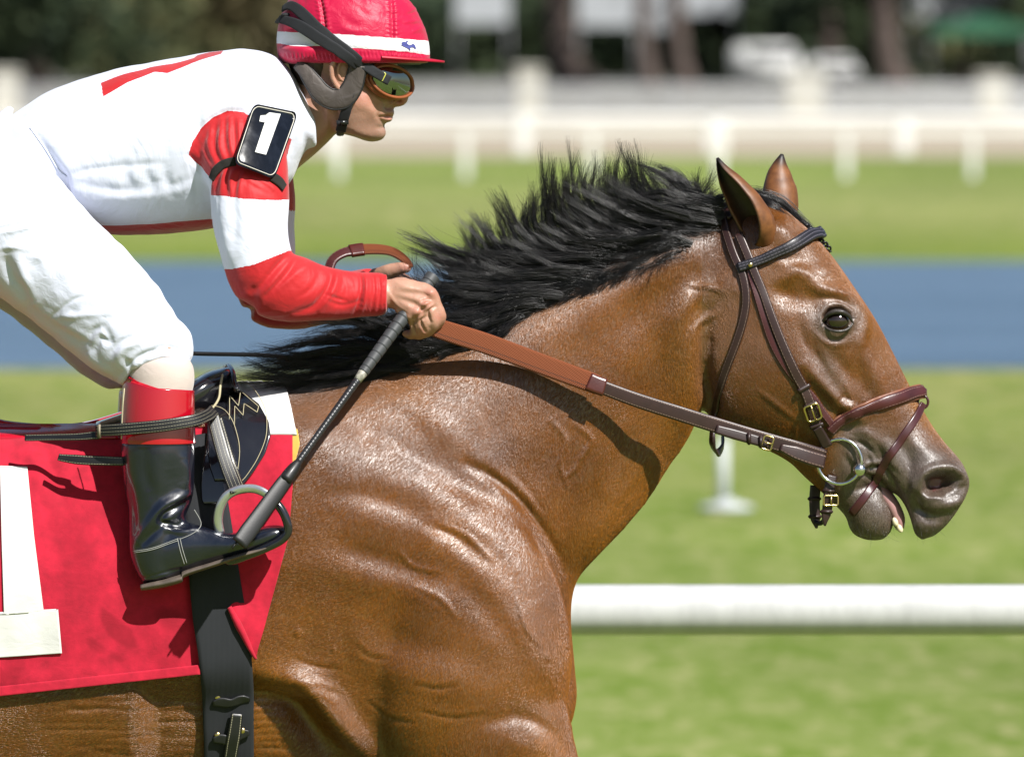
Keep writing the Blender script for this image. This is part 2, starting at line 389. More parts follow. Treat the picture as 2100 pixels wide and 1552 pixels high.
for i, (px, dd, lm, h) in enumerate([(60, 0, 0, 9), (200, 12, 2, 12), (330, 5, 1, 10), (450, 20, 0, 13), (560, 8, 2, 9), (1700, 10, 0, 10), (1950, 25, 1, 11), (1480, 25, 0, 9), (-150, 10, 1, 11), (2250, 10, 0, 11)]):
    tree(px, TD+dd-40, h, .4, lm, ['dark low tree behind the jockey back at the far left', 'olive tree behind the jockey back, left of the bushy one', 'bushy mid green tree above the jockey back', 'tall dark tree left of the jockey cap', 'small olive tree touching the jockey cap', 'dark tree behind the widest cream pillar', 'green tree behind the awning at the right', 'dark tree behind the pale vans', 'tree just past the left edge', 'tree just past the right edge'][i], 20+i, 4.2, .08, 4200)
hedge = mesh('far_thicket', *join([leaves((px-1050)/FPX*(TD+40), TD+10, 1.7, 6, 2, 2.1, 3400, .34, 60+i) for i, px in enumerate(range(-250, 2500, 330))]), LM[0], smooth=False); tag(hedge, 'dark wall of undergrowth behind the far trees', 'undergrowth', kind='stuff')
hill = mesh('far_hill', [(-300, TD+70, -1), (300, TD+70, -1), (300, TD+110, 22), (-300, TD+110, 24), (300, TD+300, 30), (-300, TD+300, 30)], [(0, 1, 2, 3), (3, 2, 4, 5)], LM[0], smooth=False); tag(hill, kind='structure')
canvas = simple('white_canvas', (.38, .4, .42), .7, nscale=1, namt=.1); green = simple('green_canvas', (.02, .11, .05), .6, nscale=1)
glassd = simple('dark_glass', (.03, .035, .04), .1); tyre = simple('tyre', (.02, .02, .02), .8)
def tent(px, py_top, py_bot, wpx, mat, label, dd=30, nm='tent'):
    Y = TD+dd-60; k = (Y+D0)/FPX; X = (px-1050)*k; zt = CH-(py_top-60)*k; zb = CH-(py_bot-60)*k; hw = wpx*k/2
    o = empty(nm, (X, Y, 0)); tag(o, label, nm)
    v = [(X-hw, Y-2, zb), (X+hw, Y-2, zb), (X+hw, Y+2, zb), (X-hw, Y+2, zb), (X-hw, Y-2, zb+1.6), (X+hw, Y-2, zb+1.6), (X+hw, Y+2, zb+1.6), (X-hw, Y+2, zb+1.6), (X, Y, max(zt, zb+2.6))] if mat is canvas else [(X-hw, Y-2, zb), (X+hw, Y-2, zb), (X+hw, Y+2, zb), (X-hw, Y+2, zb), (X-hw, Y-2, zb+.35), (X+hw, Y-2, zb+.35), (X+hw, Y+2, zb+.35), (X-hw, Y+2, zb+.35), (X, Y, zb+.8)]
    mesh('canopy', v, [(0, 1, 5, 4), (1, 2, 6, 5), (2, 3, 7, 6), (3, 0, 4, 7), (4, 5, 8), (5, 6, 8), (6, 7, 8), (7, 4, 8)], mat, o, smooth=False)
    for sx in (-1, 1):
        for sy in (-1, 1): tube([(X+sx*(hw-.05), Y+sy*1.9, 0), (X+sx*(hw-.05), Y+sy*1.9, zb)], .025, grey, 'leg', o, m=6)
tent(990, -40, 50, 110, canvas, 'pale tent right beside the top of the jockey cap')
tent(1245, -60, 55, 120, canvas, 'pale tent left of the two slim brown trunks', 34)
tent(1355, -70, 65, 95, canvas, 'pale tent between the two slim brown trunks', 38)
tent(1450, -60, 30, 120, canvas, 'pale tent right of the two slim brown trunks', 42)
tent(1960, -40, 40, 200, canvas, 'wide pale tent behind the green awning', 36)
tent(2010, 45, 75, 210, green, 'green awning near the right picture edge', 14, 'awning')
def van(px, wpx, pyb, pyt, label):
    Y = TD-66; k = (Y+D0)/FPX; X = (px-1050)*k; wd = wpx*k; z0 = .35; h = max(CH-(pyt-60)*k-z0, .8)
    o = empty('parked_van', (X, Y, 0)); tag(o, label, 'van', 'pale vans parked under the trees')
    V, F = box(X, Y, z0+h/2, wd, 1.9, h, .15); V[:, 0] = np.where((V[:, 2] > z0+h*.6) & (V[:, 0] > X), X+(V[:, 0]-X)*.72, V[:, 0]); mesh('body', V, F, white, o)
    mesh('window', *box(X+wd*.05, Y-.96, z0+h*.74, wd*.6, .02, h*.28, .005), glassd, o, smooth=False)
    for s_ in (-1, 1):
        a = np.linspace(0, 2*math.pi, 16, endpoint=False); ring = lambda y: np.stack([X+s_*wd*.3+.33*np.cos(a), np.full(16, y), .33+.33*np.sin(a)], 1)
        mesh('wheel', np.concatenate([ring(Y-.98), ring(Y-.75)]), ring_faces(2, 16), tyre, o, smooth=False)
van(1575, 150, 160, 92, 'pale van parked under the trees, left of the widest cream pillar')
van(1710, 110, 160, 118, 'pale van parked under the trees, right of the widest cream pillar')
# ---------------- horse
horse = empty('horse', (0, 0, 0)); tag(horse, 'glossy bay racehorse with black mane galloping to the right', 'horse')
HP = []
# neck and trunk: crest point, underside point, half width, centre depth, skew, fullness
HP.append(loft([
 (1545, 418, 1500, 640, 40, 0, .9, 1), (1505, 425, 1455, 760, 74, 0, 1.0, 1), (1450, 448, 1425, 868, 88, 0, .95, 1), (1385, 470, 1402, 915, 92, 0, .75, 1), (1300, 505, 1372, 958, 94, 0, .68, 1),
 (1200, 548, 1330, 1024, 102, 0, .66, 1), (1100, 594, 1280, 1084, 114, 0, .7, .96), (1000, 642, 1224, 1142, 132, 0, .76, .94), (905, 690, 1182, 1192, 156, 0, .84, .9), (800, 735, 1170, 1262, 184, 0, .86, .9),
 (700, 765, 1178, 1370, 208, 0, .86, .88), (600, 788, 1181, 1440, 226, 0, .84, .86), (520, 800, 1150, 1510, 236, 0, .8, .84), (440, 815, 1010, 1600, 236, 0, .78, .82), (350, 838, 700, 1665, 238, 0, .78, .82), (200, 868, 330, 1700, 262, 0, .8, .8),
 (0, 878, 0, 1705, 290, 0, .82, .8), (-300, 872, -320, 1650, 300, 0, .85, .8), (-560, 830, -560, 1560, 296, 0, .9, .85), (-820, 815, -800, 1560, 300, 0, 1, .9), (-1020, 870, -960, 1500, 260, 0, 1, .9), (-1130, 980, -1080, 1380, 170, 0, 1, 1), (-1160, 1090, -1140, 1230, 60, 0, 1, 1)], m=64, n=7))
# skull and jowl
HP.append(loft([
 (1470, 470, 1440, 560, 40, 0, 1, 1), (1530, 410, 1432, 690, 86, 0, 1, 1), (1590, 418, 1440, 800, 104, 0, .95, .9), (1645, 458, 1462, 866, 112, 0, .85, .85), (1702, 520, 1500, 893, 116, 0, .8, .8), (1752, 590, 1548, 912, 113, 0, .8, .8), (1795, 655, 1592, 932, 102, 0, .8, .8),
 (1832, 725, 1630, 955, 88, 0, .85, .8), (1862, 785, 1665, 985, 78, 0, .9, .8), (1890, 838, 1705, 1000, 72, 0, .9, .8), (1915, 878, 1760, 990, 68, 0, 1, .8), (1935, 908, 1800, 990, 62, 0, 1, .9), (1950, 930, 1840, 990, 40, 0, 1, 1)], m=56, n=6))
# nose and upper lip
HP.append(loft([
 (1880, 820, 1730, 930, 64, 0, 1, .8), (1912, 872, 1765, 965, 68, 0, 1, .8), (1938, 908, 1802, 992, 70, 0, 1, .8), (1962, 934, 1842, 1016, 74, 0, 1, .8), (1980, 960, 1864, 1054, 72, 0, 1, .8), (1986, 990, 1872, 1082, 64, 0, 1, .8), (1978, 1022, 1874, 1100, 56, 0, 1, .85), (1956, 1058, 1890, 1106, 42, 0, 1, .9), (1938, 1080, 1908, 1104, 22, 0, 1, 1)], m=44, n=6))
# lower jaw and chin
HP.append(loft([
 (1700, 900, 1580, 900, 50, 0, 1, .9), (1735, 935, 1640, 968, 56, 0, 1, .9), (1768, 962, 1688, 1012, 52, 0, 1, .9), (1795, 985, 1722, 1046, 47, 0, 1, .9), (1811, 1008, 1738, 1064, 46, 0, 1, .9), (1828, 1040, 1742, 1090, 47, 0, 1, .9), (1835, 1068, 1764, 1104, 42, 0, 1, .9), (1828, 1090, 1792, 1109, 30, 0, 1, 1), (1822, 1100, 1810, 1108, 10, 0, 1, 1)], m=40, n=6))
for s in (1, -1): HP.append(limb([(1640, 560, s*40, 44, 34), (1614, 516, s*54, 42, 44), (1596, 480, s*56, 34, 46), (1584, 452, s*50, 20, 30)], m=20))
# shoulder and arm masses, both sides; legs down to the turf
def both(rows, **k):
    for s in (1, -1): HP.append(limb([(r[0], r[1], s*r[2], r[3], r[4]) for r in rows], **k))
both([(700, 860, 90, 60, 40), (790, 1000, 120, 130, 80), (900, 1150, 138, 190, 104), (960, 1290, 150, 205, 112), (960, 1400, 156, 205, 110), (940, 1480, 156, 180, 96), (930, 1540, 150, 140, 80), (930, 1600, 130, 90, 60)], m=30)
HP.append(limb([(930, 1300, 150, 150, 90), (1000, 1500, 158, 172, 100), (1075, 1640, 150, 136, 85), (1180, 1800, 140, 95, 70), (1290, 1960, 135, 70, 60), (1350, 2040, 135, 66, 62), (1440, 2160, 135, 44, 44), (1540, 2290, 135, 40, 40), (1590, 2360, 135, 50, 48), (1640, 2440, 135, 40, 42), (1680, 2500, 135, 62, 58), (1700, 2540, 135, 74, 64)], m=24))
HP.append(limb([(900, 1350, -150, 150, 90), (860, 1520, -150, 150, 90), (830, 1680, -145, 115, 80), (840, 1850, -140, 85, 66), (860, 2010, -138, 68, 60), (800, 2120, -138, 50, 48), (660, 2190, -138, 42, 40), (540, 2220, -138, 48, 46), (480, 2270, -138, 40, 42), (470, 2340, -138, 62, 58), (480, 2370, -138, 66, 60)], m=24))
for s, dx in ((1, 0), (-1, -190)):
    HP.append(limb([(-780+dx*.2, 1100, s*150, 190, 110), (-760+dx*.4, 1380, s*165, 210, 120), (-800+dx*.7, 1620, s*160, 150, 100), (-900+dx, 1850, s*150, 92, 74), (-985+dx, 2030, s*145, 70, 56), (-940+dx, 2200, s*142, 50, 46), (-890+dx, 2420, s*140, 46, 44), (-870+dx, 2560, s*140, 56, 52), (-830+dx, 2660, s*140, 44, 46), (-800+dx, 2740, s*140, 70, 62), (-790+dx, 2815, s*140, 84, 70)], m=24))
hm = fuse(HP, .0068, 7, .55, split=1)
v, e = fetch(hm); px, py = proj(np.c_[v[:, 0], -np.abs(v[:, 1]), v[:, 2]])
# --- relief
R = Field(-100, 300, 2050, 1700, 2)
st, bl, po = R.stroke, R.blob, R.poly
# head
bl(1640, 800, 95, 100, 12); st([(1452, 640), (1446, 760), (1470, 850), (1530, 905)], 10, -16)
st([(1428, 560), (1432, 700), (1436, 800)], 12, -9)
st([(1650, 745), (1700, 800), (1745, 842), (1770, 862)], 7, 9); st([(1640, 775), (1700, 835), (1745, 872)], 9, -8)
st([(1700, 720), (1735, 760), (1765, 800)], 10, -6); st([(1760, 700), (1800, 780), (1830, 850)], 9, 5)
st([(1755, 745), (1790, 830)], 8, -5)
st([(1600, 575), (1640, 560), (1680, 590), (1720, 592)], 11, 9); bl(1618, 606, 24, 16, -13, .5); bl(1668, 618, 15, 24, -8)
st([(1668, 590), (1700, 600), (1745, 612), (1772, 655), (1765, 700)], 8, 8); st([(1680, 610), (1712, 614), (1745, 632)], 3.5, -4)
bl(1690, 560, 18, 14, 7); st([(1560, 500), (1600, 540), (1650, 560)], 10, 4)
bl(1712, 655, 38, 32, 9); po([(1688, 648), (1700, 634), (1722, 632), (1738, 645), (1740, 660), (1728, 670), (1705, 672), (1692, 664)], 5, -26)
st([(1680, 652), (1697, 629), (1725, 627), (1744, 644)], 4, 4); st([(1686, 664), (1702, 677), (1728, 676), (1746, 658)], 4, 3)
st([(1668, 668), (1690, 692), (1722, 696), (1752, 676)], 3, -2); st([(1674, 684), (1700, 706), (1730, 704)], 3, 3); st([(1664, 690), (1678, 730), (1700, 770)], 5, -4)
st([(1640, 660), (1650, 700), (1680, 745)], 7, -5); st([(1520, 600), (1545, 600), (1560, 660)], 8, 4)
# muzzle
bl(1925, 990, 62, 48, 13); st([(1888, 1000), (1892, 975), (1915, 962), (1950, 962), (1978, 985), (1975, 1010), (1950, 1030), (1920, 1035)], 7, 10)
po([(1896, 1004), (1900, 982), (1918, 972), (1948, 972), (1962, 984), (1955, 1000), (1930, 1011), (1905, 1012)], 7, -46)
po([(1955, 990), (1975, 995), (1965, 1018), (1940, 1022), (1925, 1014)], 6, -8)
st([(1880, 1010), (1885, 1040), (1915, 1055), (1940, 1052)], 6, -10); st([(1862, 1020), (1868, 1050), (1890, 1085)], 8, 7)
st([(1840, 900), (1860, 930), (1870, 960), (1868, 1000)], 10, -9); st([(1870, 900), (1900, 930), (1930, 945)], 12, 6)
st([(1805, 900), (1830, 930), (1838, 960)], 8, 6); st([(1790, 905), (1808, 940), (1805, 965)], 6, -8)
st([(1772, 962), (1795, 958), (1815, 962), (1832, 985), (1846, 1010)], 4, -9); st([(1770, 952), (1795, 948), (1822, 955)], 3, 5)
st([(1735, 935), (1750, 965), (1745, 985)], 5, -5); st([(1740, 925), (1760, 950)], 4, 4); st([(1768, 880), (1790, 900), (1800, 930)], 6, 5); st([(1745, 890), (1775, 915), (1785, 945)], 5, -5)
st([(1700, 885), (1740, 880), (1790, 862)], 7, -3); bl(1735, 965, 30, 26, 7); bl(1790, 1050, 34, 38, 8); st([(1745, 1005), (1770, 1000), (1800, 990)], 5, -5)
st([(1716, 822), (1728, 812), (1745, 822)], 3, -4); st([(1722, 832), (1742, 828), (1760, 838)], 3.5, 4); st([(1700, 800), (1712, 830), (1712, 862)], 5, 4)
bl(1905, 1080, 36, 22, 7)
# neck
st([(1500, 590), (1440, 600), (1395, 640), (1370, 720)], 14, 7); st([(1430, 660), (1420, 760), (1400, 850), (1360, 940)], 26, 10); st([(1370, 640), (1330, 760), (1290, 880), (1240, 1020)], 30, -9)
st([(1420, 584), (1450, 588), (1480, 594)], 3, 5); st([(1470, 640), (1430, 668), (1420, 700)], 4, 5)
st([(1480, 470), (1380, 520), (1280, 590), (1180, 650), (1080, 720)], 30, 10); st([(1470, 540), (1360, 600), (1250, 690), (1150, 770)], 30, -7)
st([(1290, 900), (1230, 1010), (1195, 1120)], 13, -6); st([(1330, 930), (1270, 1030), (1205, 1130)], 8, 6)
for k in range(7): st([(1310-k*11, 990+k*24), (1262-k*8, 1050+k*18), (1215-k*4, 1130+k*8)], 4, 2.2*(1 if k % 2 else -1.3))
# neck-shoulder groove and shoulder muscles
st([(960, 950), (1020, 985), (1080, 1040), (1130, 1110), (1160, 1170)], 9, -20); st([(840, 870), (930, 930), (1000, 975)], 22, -6); st([(1000, 990), (1060, 1050), (1110, 1130), (1150, 1220)], 20, 12)
st([(990, 960), (1050, 1000), (1110, 1070), (1150, 1140)], 4.5, -5); st([(1010, 958), (1075, 1010), (1120, 1080)], 4, 5); st([(1040, 950), (1090, 1010), (1130, 1070)], 5, -3)
st([(760, 800), (840, 830), (920, 900), (1000, 965)], 20, 9); st([(640, 880), (760, 960), (880, 1010), (960, 1060), (1010, 1120)], 24, 12)
st([(700, 850), (800, 905), (900, 960), (985, 1010)], 18, -10)
st([(660, 1010), (760, 1020), (860, 1060)], 14, -7); st([(760, 1060), (860, 1085), (930, 1130), (1000, 1180), (1060, 1260), (1100, 1340)], 26, 13)
st([(880, 1080), (930, 1100), (985, 1150)], 10, -11); st([(960, 1075), (1020, 1110), (1070, 1170), (1100, 1230)], 16, 8); st([(930, 1180), (1000, 1250), (1060, 1330)], 20, -8)
st([(600, 1160), (680, 1170), (780, 1195), (870, 1220), (930, 1260)], 22, 10); st([(700, 1120), (790, 1150), (890, 1190)], 16, -9)
st([(740, 1260), (820, 1310), (920, 1340), (1000, 1360)], 24, -8); st([(720, 1330), (820, 1380), (940, 1400)], 26, 6); st([(690, 1190), (700, 1300), (740, 1390)], 18, -5)
st([(1080, 1290), (1120, 1370), (1150, 1440), (1145, 1500)], 20, 9); st([(1000, 1480), (1060, 1470), (1110, 1485), (1150, 1525)], 10, -11); st([(1030, 1520), (1100, 1530), (1170, 1560)], 18, 8)
st([(1120, 1250), (1165, 1330), (1172, 1430)], 12, -5)
for (a, b, c) in [((860, 1455), (930, 1470), (1000, 1462)), ((850, 1400), (900, 1410), (940, 1402)), ((760, 1440), (800, 1470), (850, 1480)), ((730, 1320), (760, 1345), (800, 1350)), ((600, 1400), (650, 1405), (690, 1420)), ((610, 1350), (650, 1365), (700, 1370))]: st([a, b, c], 4, -3.5); st([(a[0], a[1]-9), (b[0], b[1]-9), (c[0], c[1]-9)], 4, 2.2)
# behind the arm: the ribcage lies deeper, the arm edge stands proud
po([(585, 1420), (640, 1432), (700, 1500), (760, 1560), (800, 1700), (300, 1700), (300, 1420), (520, 1400)], 34, -30)
st([(570, 1385), (625, 1400), (668, 1452), (712, 1505), (765, 1565)], 20, 38); st([(560, 1425), (610, 1455), (640, 1500), (690, 1570)], 22, -34)
for k in range(9): st([(470+k*9, 1432+k*14), (540+k*6, 1425+k*15), (600+k*4, 1440+k*15)], 4.5, -3.2)
rr = np.random.default_rng(3)
for k in range(26):
    y0 = 1420+k*6; x0 = rr.uniform(0, 380); L = rr.uniform(60, 240); st([(x0, y0+rr.uniform(-4, 4)), (x0+L/2, y0+rr.uniform(-8, 6)), (x0+L, y0+rr.uniform(-6, 6))], 3.2, -rr.uniform(1., 2.4))
# veins and small bumps
for P in ([(905, 1075), (960, 1100), (1010, 1150)], [(1210, 905), (1180, 960), (1160, 975)], [(1180, 870), (1215, 900), (1190, 940)], [(850, 1200), (905, 1225), (935, 1262)], [(1130, 860), (1160, 900), (1150, 950), (1165, 1000)], [(820, 1130), (850, 1160), (900, 1170)], [(1060, 1230), (1080, 1290), (1110, 1320)]): st(P, 3.2, 5.5)
for P in ([(1690, 850), (1705, 880), (1712, 905)], [(1560, 800), (1600, 830), (1640, 860)], [(1730, 780), (1745, 820), (1740, 850)]): st(P, 3.2, 3.4)
bl(612, 1295, 5, 5, 6); bl(1120, 1345, 4, 4, 5); bl(686, 1330, 4, 4, 4)
st([(1796, 980), (1820, 1002), (1838, 1030), (1852, 1072), (1858, 1100)], 5, -10, taper=False); st([(1756, 968), (1776, 972), (1796, 982)], 3, -9)
for P in ([(1770, 905), (1792, 928), (1800, 955)], [(1752, 930), (1766, 950), (1768, 975)], [(1812, 925), (1822, 950), (1840, 965)], [(1780, 935), (1788, 950), (1786, 962)], [(1735, 900), (1760, 905), (1780, 915)]): st(P, 2.6, -5); st([(a+6, b-2) for a, b in P], 3, 3)
st([(1885, 1040), (1900, 1064), (1930, 1066)], 4, -6); st([(1880, 950), (1874, 985), (1880, 1015)], 6, 6); st([(1868, 1100), (1890, 1096), (1925, 1092)], 4, 3)
disp = R.at(px, py)
big = wav(px, py, 95, 70, 5, 2)*2.2+wav(px+.6*py, py, 26, 17, 6, 2)*.3
hn = normals(hm); side = np.clip(np.abs(hn[:, 1])*1.5-.12, 0, 1)
top = np.clip((py-430)/300, .25, 1)
_s = lambda a: np.clip(a, 0, 1)**2*(3-2*np.clip(a, 0, 1))
low = _s((py-1360)/60)*_s((800-px)/80); fac_ = .48+.47*np.maximum(_s((px-1190)/170), low)+.5*_s((560-px)/40)*(1-low)
disp = (disp*fac_+big*top*.8)*side
v = v+hn*disp[:, None]*S
v = lap(v, e, 1, .3)
put(hm, v)
# --- coat colour regions (coat markings, warmer areas, and a jowl shadow line painted dark)
Mz = Field(-100, 250, 2050, 1700, 2)
Mz.poly([(1722, 880), (1760, 858), (1805, 892), (1855, 890), (1925, 912), (2050, 960), (2050, 1200), (1600, 1200), (1705, 1000)], 34, .9, 'max')
Mz.blob(1712, 658, 46, 38, .85, 0, 4, 'max'); Mz.stroke([(1690, 705), (1700, 760), (1730, 820)], 20, .55, 'max'); Mz.stroke([(1700, 600), (1660, 640), (1650, 690)], 13, .3, 'max')
Mz.stroke([(1500, 402), (1400, 468), (1250, 530), (1050, 620), (850, 712), (600, 790)], 26, .8, 'max', False)
Mz.stroke([(1460, 560), (1442, 700), (1440, 800), (1470, 880)], 9, .35, 'max')  # shadow line along the rear edge of the jowl, painted into the coat
Og = Field(-100, 250, 2050, 1700, 2)
Og.poly([(1862, 770), (1890, 810), (1935, 905), (1900, 880), (1850, 820)], 18, .9, 'max'); Og.stroke([(1440, 640), (1400, 800), (1330, 960), (1230, 1110)], 60, .6, 'max', False)
Og.blob(1600, 560, 60, 70, .4, 0, 2, 'max'); Og.blob(900, 1420, 300, 90, .35, 0, 2, 'max'); Og.blob(200, 1500, 400, 60, .5, 0, 2, 'max'); Og.stroke([(1760, 620), (1830, 760)], 16, .5, 'max')
Pk = Field(1600, 550, 2050, 1150, 1)
Pk.poly([(1903, 998), (1910, 980), (1935, 976), (1950, 985), (1940, 1000), (1915, 1008)], 5, .9, 'max'); 
wz = np.clip((v[:, 2]-.15)/.75, 0, 1)
attr(hm, 'dark', np.maximum(Mz.at(px, py), np.where(v[:, 2] < .95, .9*(1-np.clip((v[:, 2]-.75)/.2, 0, 1)), 0)))
attr(hm, 'warm', Og.at(px, py)); attr(hm, 'pink', np.where((px > 1600) & (py > 560), Pk.at(px, py), 0)*np.clip(np.abs(v[:, 1])/(30*S), 0, 1))
ct = Mat('bay_coat', rough=.4, spec=.6); vc = ct.coord()
n1 = ct.noise(vc, 5, 5, .6); n2 = ct.noise(ct.coord(scale=(2.6, 1, .7), rot=(0, .55, 0)), 190, 3, .65, .6); n3 = ct.noise(ct.coord(scale=(3, 1, .6), rot=(0, .5, 0)), 420, 2, .6); n4 = ct.noise(ct.coord(scale=(2.2, 1, .8), rot=(0, .4, 0)), 46, 4, .7, .8)
base = ct.ramp(n1, [(.3, (.09, .028, .004)), (.55, (.155, .053, .006)), (.75, (.21, .077, .01))])
base = ct.mix(ct.math('MULTIPLY', ct.attr('warm').outputs['Fac'], .75), base, (.24, .095, .012))
base = ct.mix(.35, base, ct.ramp(n2, [(.3, (.3, .3, .3)), (.7, (1, 1, 1))]), 'MULTIPLY')
base = ct.mix(ct.math('MULTIPLY', ct.math('MULTIPLY_ADD', n1, .8, .55, clamp=True), ct.attr('dark').outputs['Fac'], clamp=True), base, ct.ramp(n2, [(.3, (.04, .03, .025)), (.7, (.11, .086, .07))]))
base = ct.mix(ct.attr('pink').outputs['Fac'], base, (.16, .03, .035))
ct.color(base, .8)
rg = ct.math('ADD', ct.math('MULTIPLY', ct.noise(vc, 9, 4, .65), .16), ct.math('MULTIPLY_ADD', n4, .4, .09)); ct.L(rg, ct.b.inputs['Roughness']); ct.L(ct.math('MULTIPLY_ADD', n2, 1.3, .3, clamp=True), ct.b.inputs['Specular IOR Level'])
b0 = ct.bump(n4, .35, .0035); b1 = ct.bump(n2, .5, .0014, b0); ct.bump(n3, .4, .0008, b1)
ct.set('Sheen Weight', .06); ct.set('Sheen Roughness', .4); ct.set('Coat Weight', .0)
body = obj('body', hm, ct.m, horse)
# --- the short coat itself: fine hairs lying along the body, growing in the natural whorls
def grow(me, v, n, seed=5):
    F = np.array([tuple(p.vertices) for p in me.polygons if len(p.vertices) == 4]); cN = fetch_n = normals(me)
    c = v[F].mean(1); a, b = proj(c); vis = (c[:, 1] < .01) & (a > -700) & (b < 2100) & (b > 250) & ~((a < 415) & (b < 1385) & (b > 850)) & (cN[F[:, 0]][:, 1] < .35)
    F = F[vis]; q = v[F]; ar = np.linalg.norm(np.cross(q[:, 2]-q[:, 0], q[:, 3]-q[:, 1]), axis=1); a, b = proj(q.mean(1)); ar = ar*np.where(a > 1440, 1.6, 1)*np.clip(np.minimum((a+700)/600, (2100-b)/480), .03, 1)
    r = np.random.default_rng(seed); i = r.choice(len(F), n, p=ar/ar.sum()); s, t = r.random((2, n, 1)); q = q[i]; nn = cN[F[i]].mean(1); nn /= np.linalg.norm(nn, axis=1)[:, None]
    P = (q[:, 0]*(1-s)+q[:, 1]*s)*(1-t)+(q[:, 3]*(1-s)+q[:, 2]*s)*t; x, y = proj(P)
    def ip(xs, ys): return np.interp(x, xs, ys)
    an = np.radians(np.where(x > 1440, 300-20*np.clip((x-1440)/400, 0, 1), ip([0, 400, 700, 1000, 1200, 1440], [195, 205, 222, 238, 246, 250]))+16*wav(x, y, 120, 150, 81, 3)+9*wav(x, y, 34, 40, 82, 2)+r.normal(0, 5.5, n))
    d = np.stack([np.cos(an), np.zeros(n), np.sin(an)], 1); d = d-nn*(d*nn).sum(1)[:, None]; d /= np.linalg.norm(d, axis=1)[:, None]
    mz = Mz.at(x, y); L = (np.where(x > 1440, .0042, .0075)*(1-.5*mz*(x > 1600))*r.uniform(.7, 1.25, n))[:, None]
    K3 = np.stack([P-nn*.0003, P+d*L*.5+nn*L*.09, P+d*L+nn*L*.06], 1); rad = np.stack([np.full(n, .00021), np.full(n, .00017), np.full(n, .00004)], 1)*r.uniform(.7, 1.3, (n, 1))
    cu = bpy.data.hair_curves.new('coat_hair'); cu.add_curves([3]*n); cu.attributes['position'].data.foreach_set('vector', K3.reshape(-1).astype(np.float32)); ra = cu.attributes.get('radius') or cu.attributes.new('radius', 'FLOAT', 'POINT'); ra.data.foreach_set('value', rad.reshape(-1).astype(np.float32))
    for nm_, val in (('dark', mz), ('warm', Og.at(x, y)), ('pink', np.where((x > 1600) & (y > 560), Pk.at(x, y), 0)), ('tone', np.clip(r.normal(1, .17, n), .5, 1.6))):
        at_ = cu.attributes.new(nm_, 'FLOAT', 'CURVE'); at_.data.foreach_set('value', np.asarray(val, np.float32))
    return cu
hcu = grow(hm, v, 400000)
fm = Mat('bay_hair', rough=.3, spec=.6); f1 = fm.noise(fm.coord(), 5, 5, .6); fb = fm.ramp(f1, [(.3, (.098, .030, .003)), (.55, (.185, .059, .005)), (.75, (.26, .09, .007))])
fb = fm.mix(fm.math('MULTIPLY', fm.attr('warm').outputs['Fac'], .75), fb, (.27, .105, .010)); fb = fm.mix(fm.math('MULTIPLY', fm.math('MULTIPLY_ADD', f1, .8, .55, clamp=True), fm.attr('dark').outputs['Fac'], clamp=True), fb, (.088, .062, .048)); fb = fm.mix(fm.attr('pink').outputs['Fac'], fb, (.1, .02, .022))
tn = fm.N('CombineColor'); 
for k_ in range(3): fm.L(fm.attr('tone').outputs['Fac'], tn.inputs[k_])
fm.color(fm.mix(1., fb, tn.outputs[0], 'MULTIPLY'), .95); hcu.materials.append(fm.m); ch = bpy.data.objects.new('coat_hair', hcu); COL.objects.link(ch); inv(ch, horse); tag(ch, kind='stuff')
horse_bvh = BVHTree.FromPolygons([tuple(p) for p in v.tolist()], [tuple(p.vertices) for p in hm.polygons])
# --- eyes
eyem = Mat('eye', (.014, .007, .005), .05, .6, Coat_Weight=.7, Coat_Roughness=.02)
en = eyem.N('TexGradient', gradient_type='SPHERICAL')
def cast(px_, py_, bvh=None, dmax=900):
    """front surface of the horse seen at a picture point -> location, normal"""
    a = W(px_, py_, dmax); b = W(px_, py_, -dmax); d = Vector((b-a)); h = (bvh or horse_bvh).ray_cast(Vector(a), d.normalized(), d.length)
    return (np.array(h[0]), np.array(h[1])) if h[0] is not None else (None, None)
def dep(px_, py_, bvh=None, default=0):
    h = cast(px_, py_, bvh)[0]; return default if h is None else -h[1]/S
d_eye = dep(1680, 650)
for s in (1, -1):
    d_c = d_eye-12
    V, F = ball(1714, 655, 0, 26, 23, 26, 28, 18); V[:, 1] += -s*d_c*S
    mesh('eye', V, F, eyem.m, horse)
lidm = simple('eyelid', (.045, .036, .032), .4, .5, nscale=120, namt=.4, bscale=300, bst=.5, bd=.002)
for s in (1, -1):
    for k_, (rows, rad) in enumerate([([(1683, 660, -5), (1692, 645, 5), (1706, 637, 10), (1724, 637, 10), (1738, 646, 4), (1747, 662, -6)], [1.5, 4, 5.5, 5.5, 4, 1.5]), ([(1684, 661, -5), (1694, 671, 3), (1710, 676, 8), (1728, 675, 6), (1740, 668, 0), (1747, 657, -6)], [1.5, 2.6, 3.2, 3.2, 2.6, 1.5])]):
        pts = np.array([WS(a, b, s*(d_eye+c+2)) for a, b, c in rows]); mesh('eyelid', *tube(cr(pts, 6), np.array(rad)*S, None, None, m=10), lidm, horse)
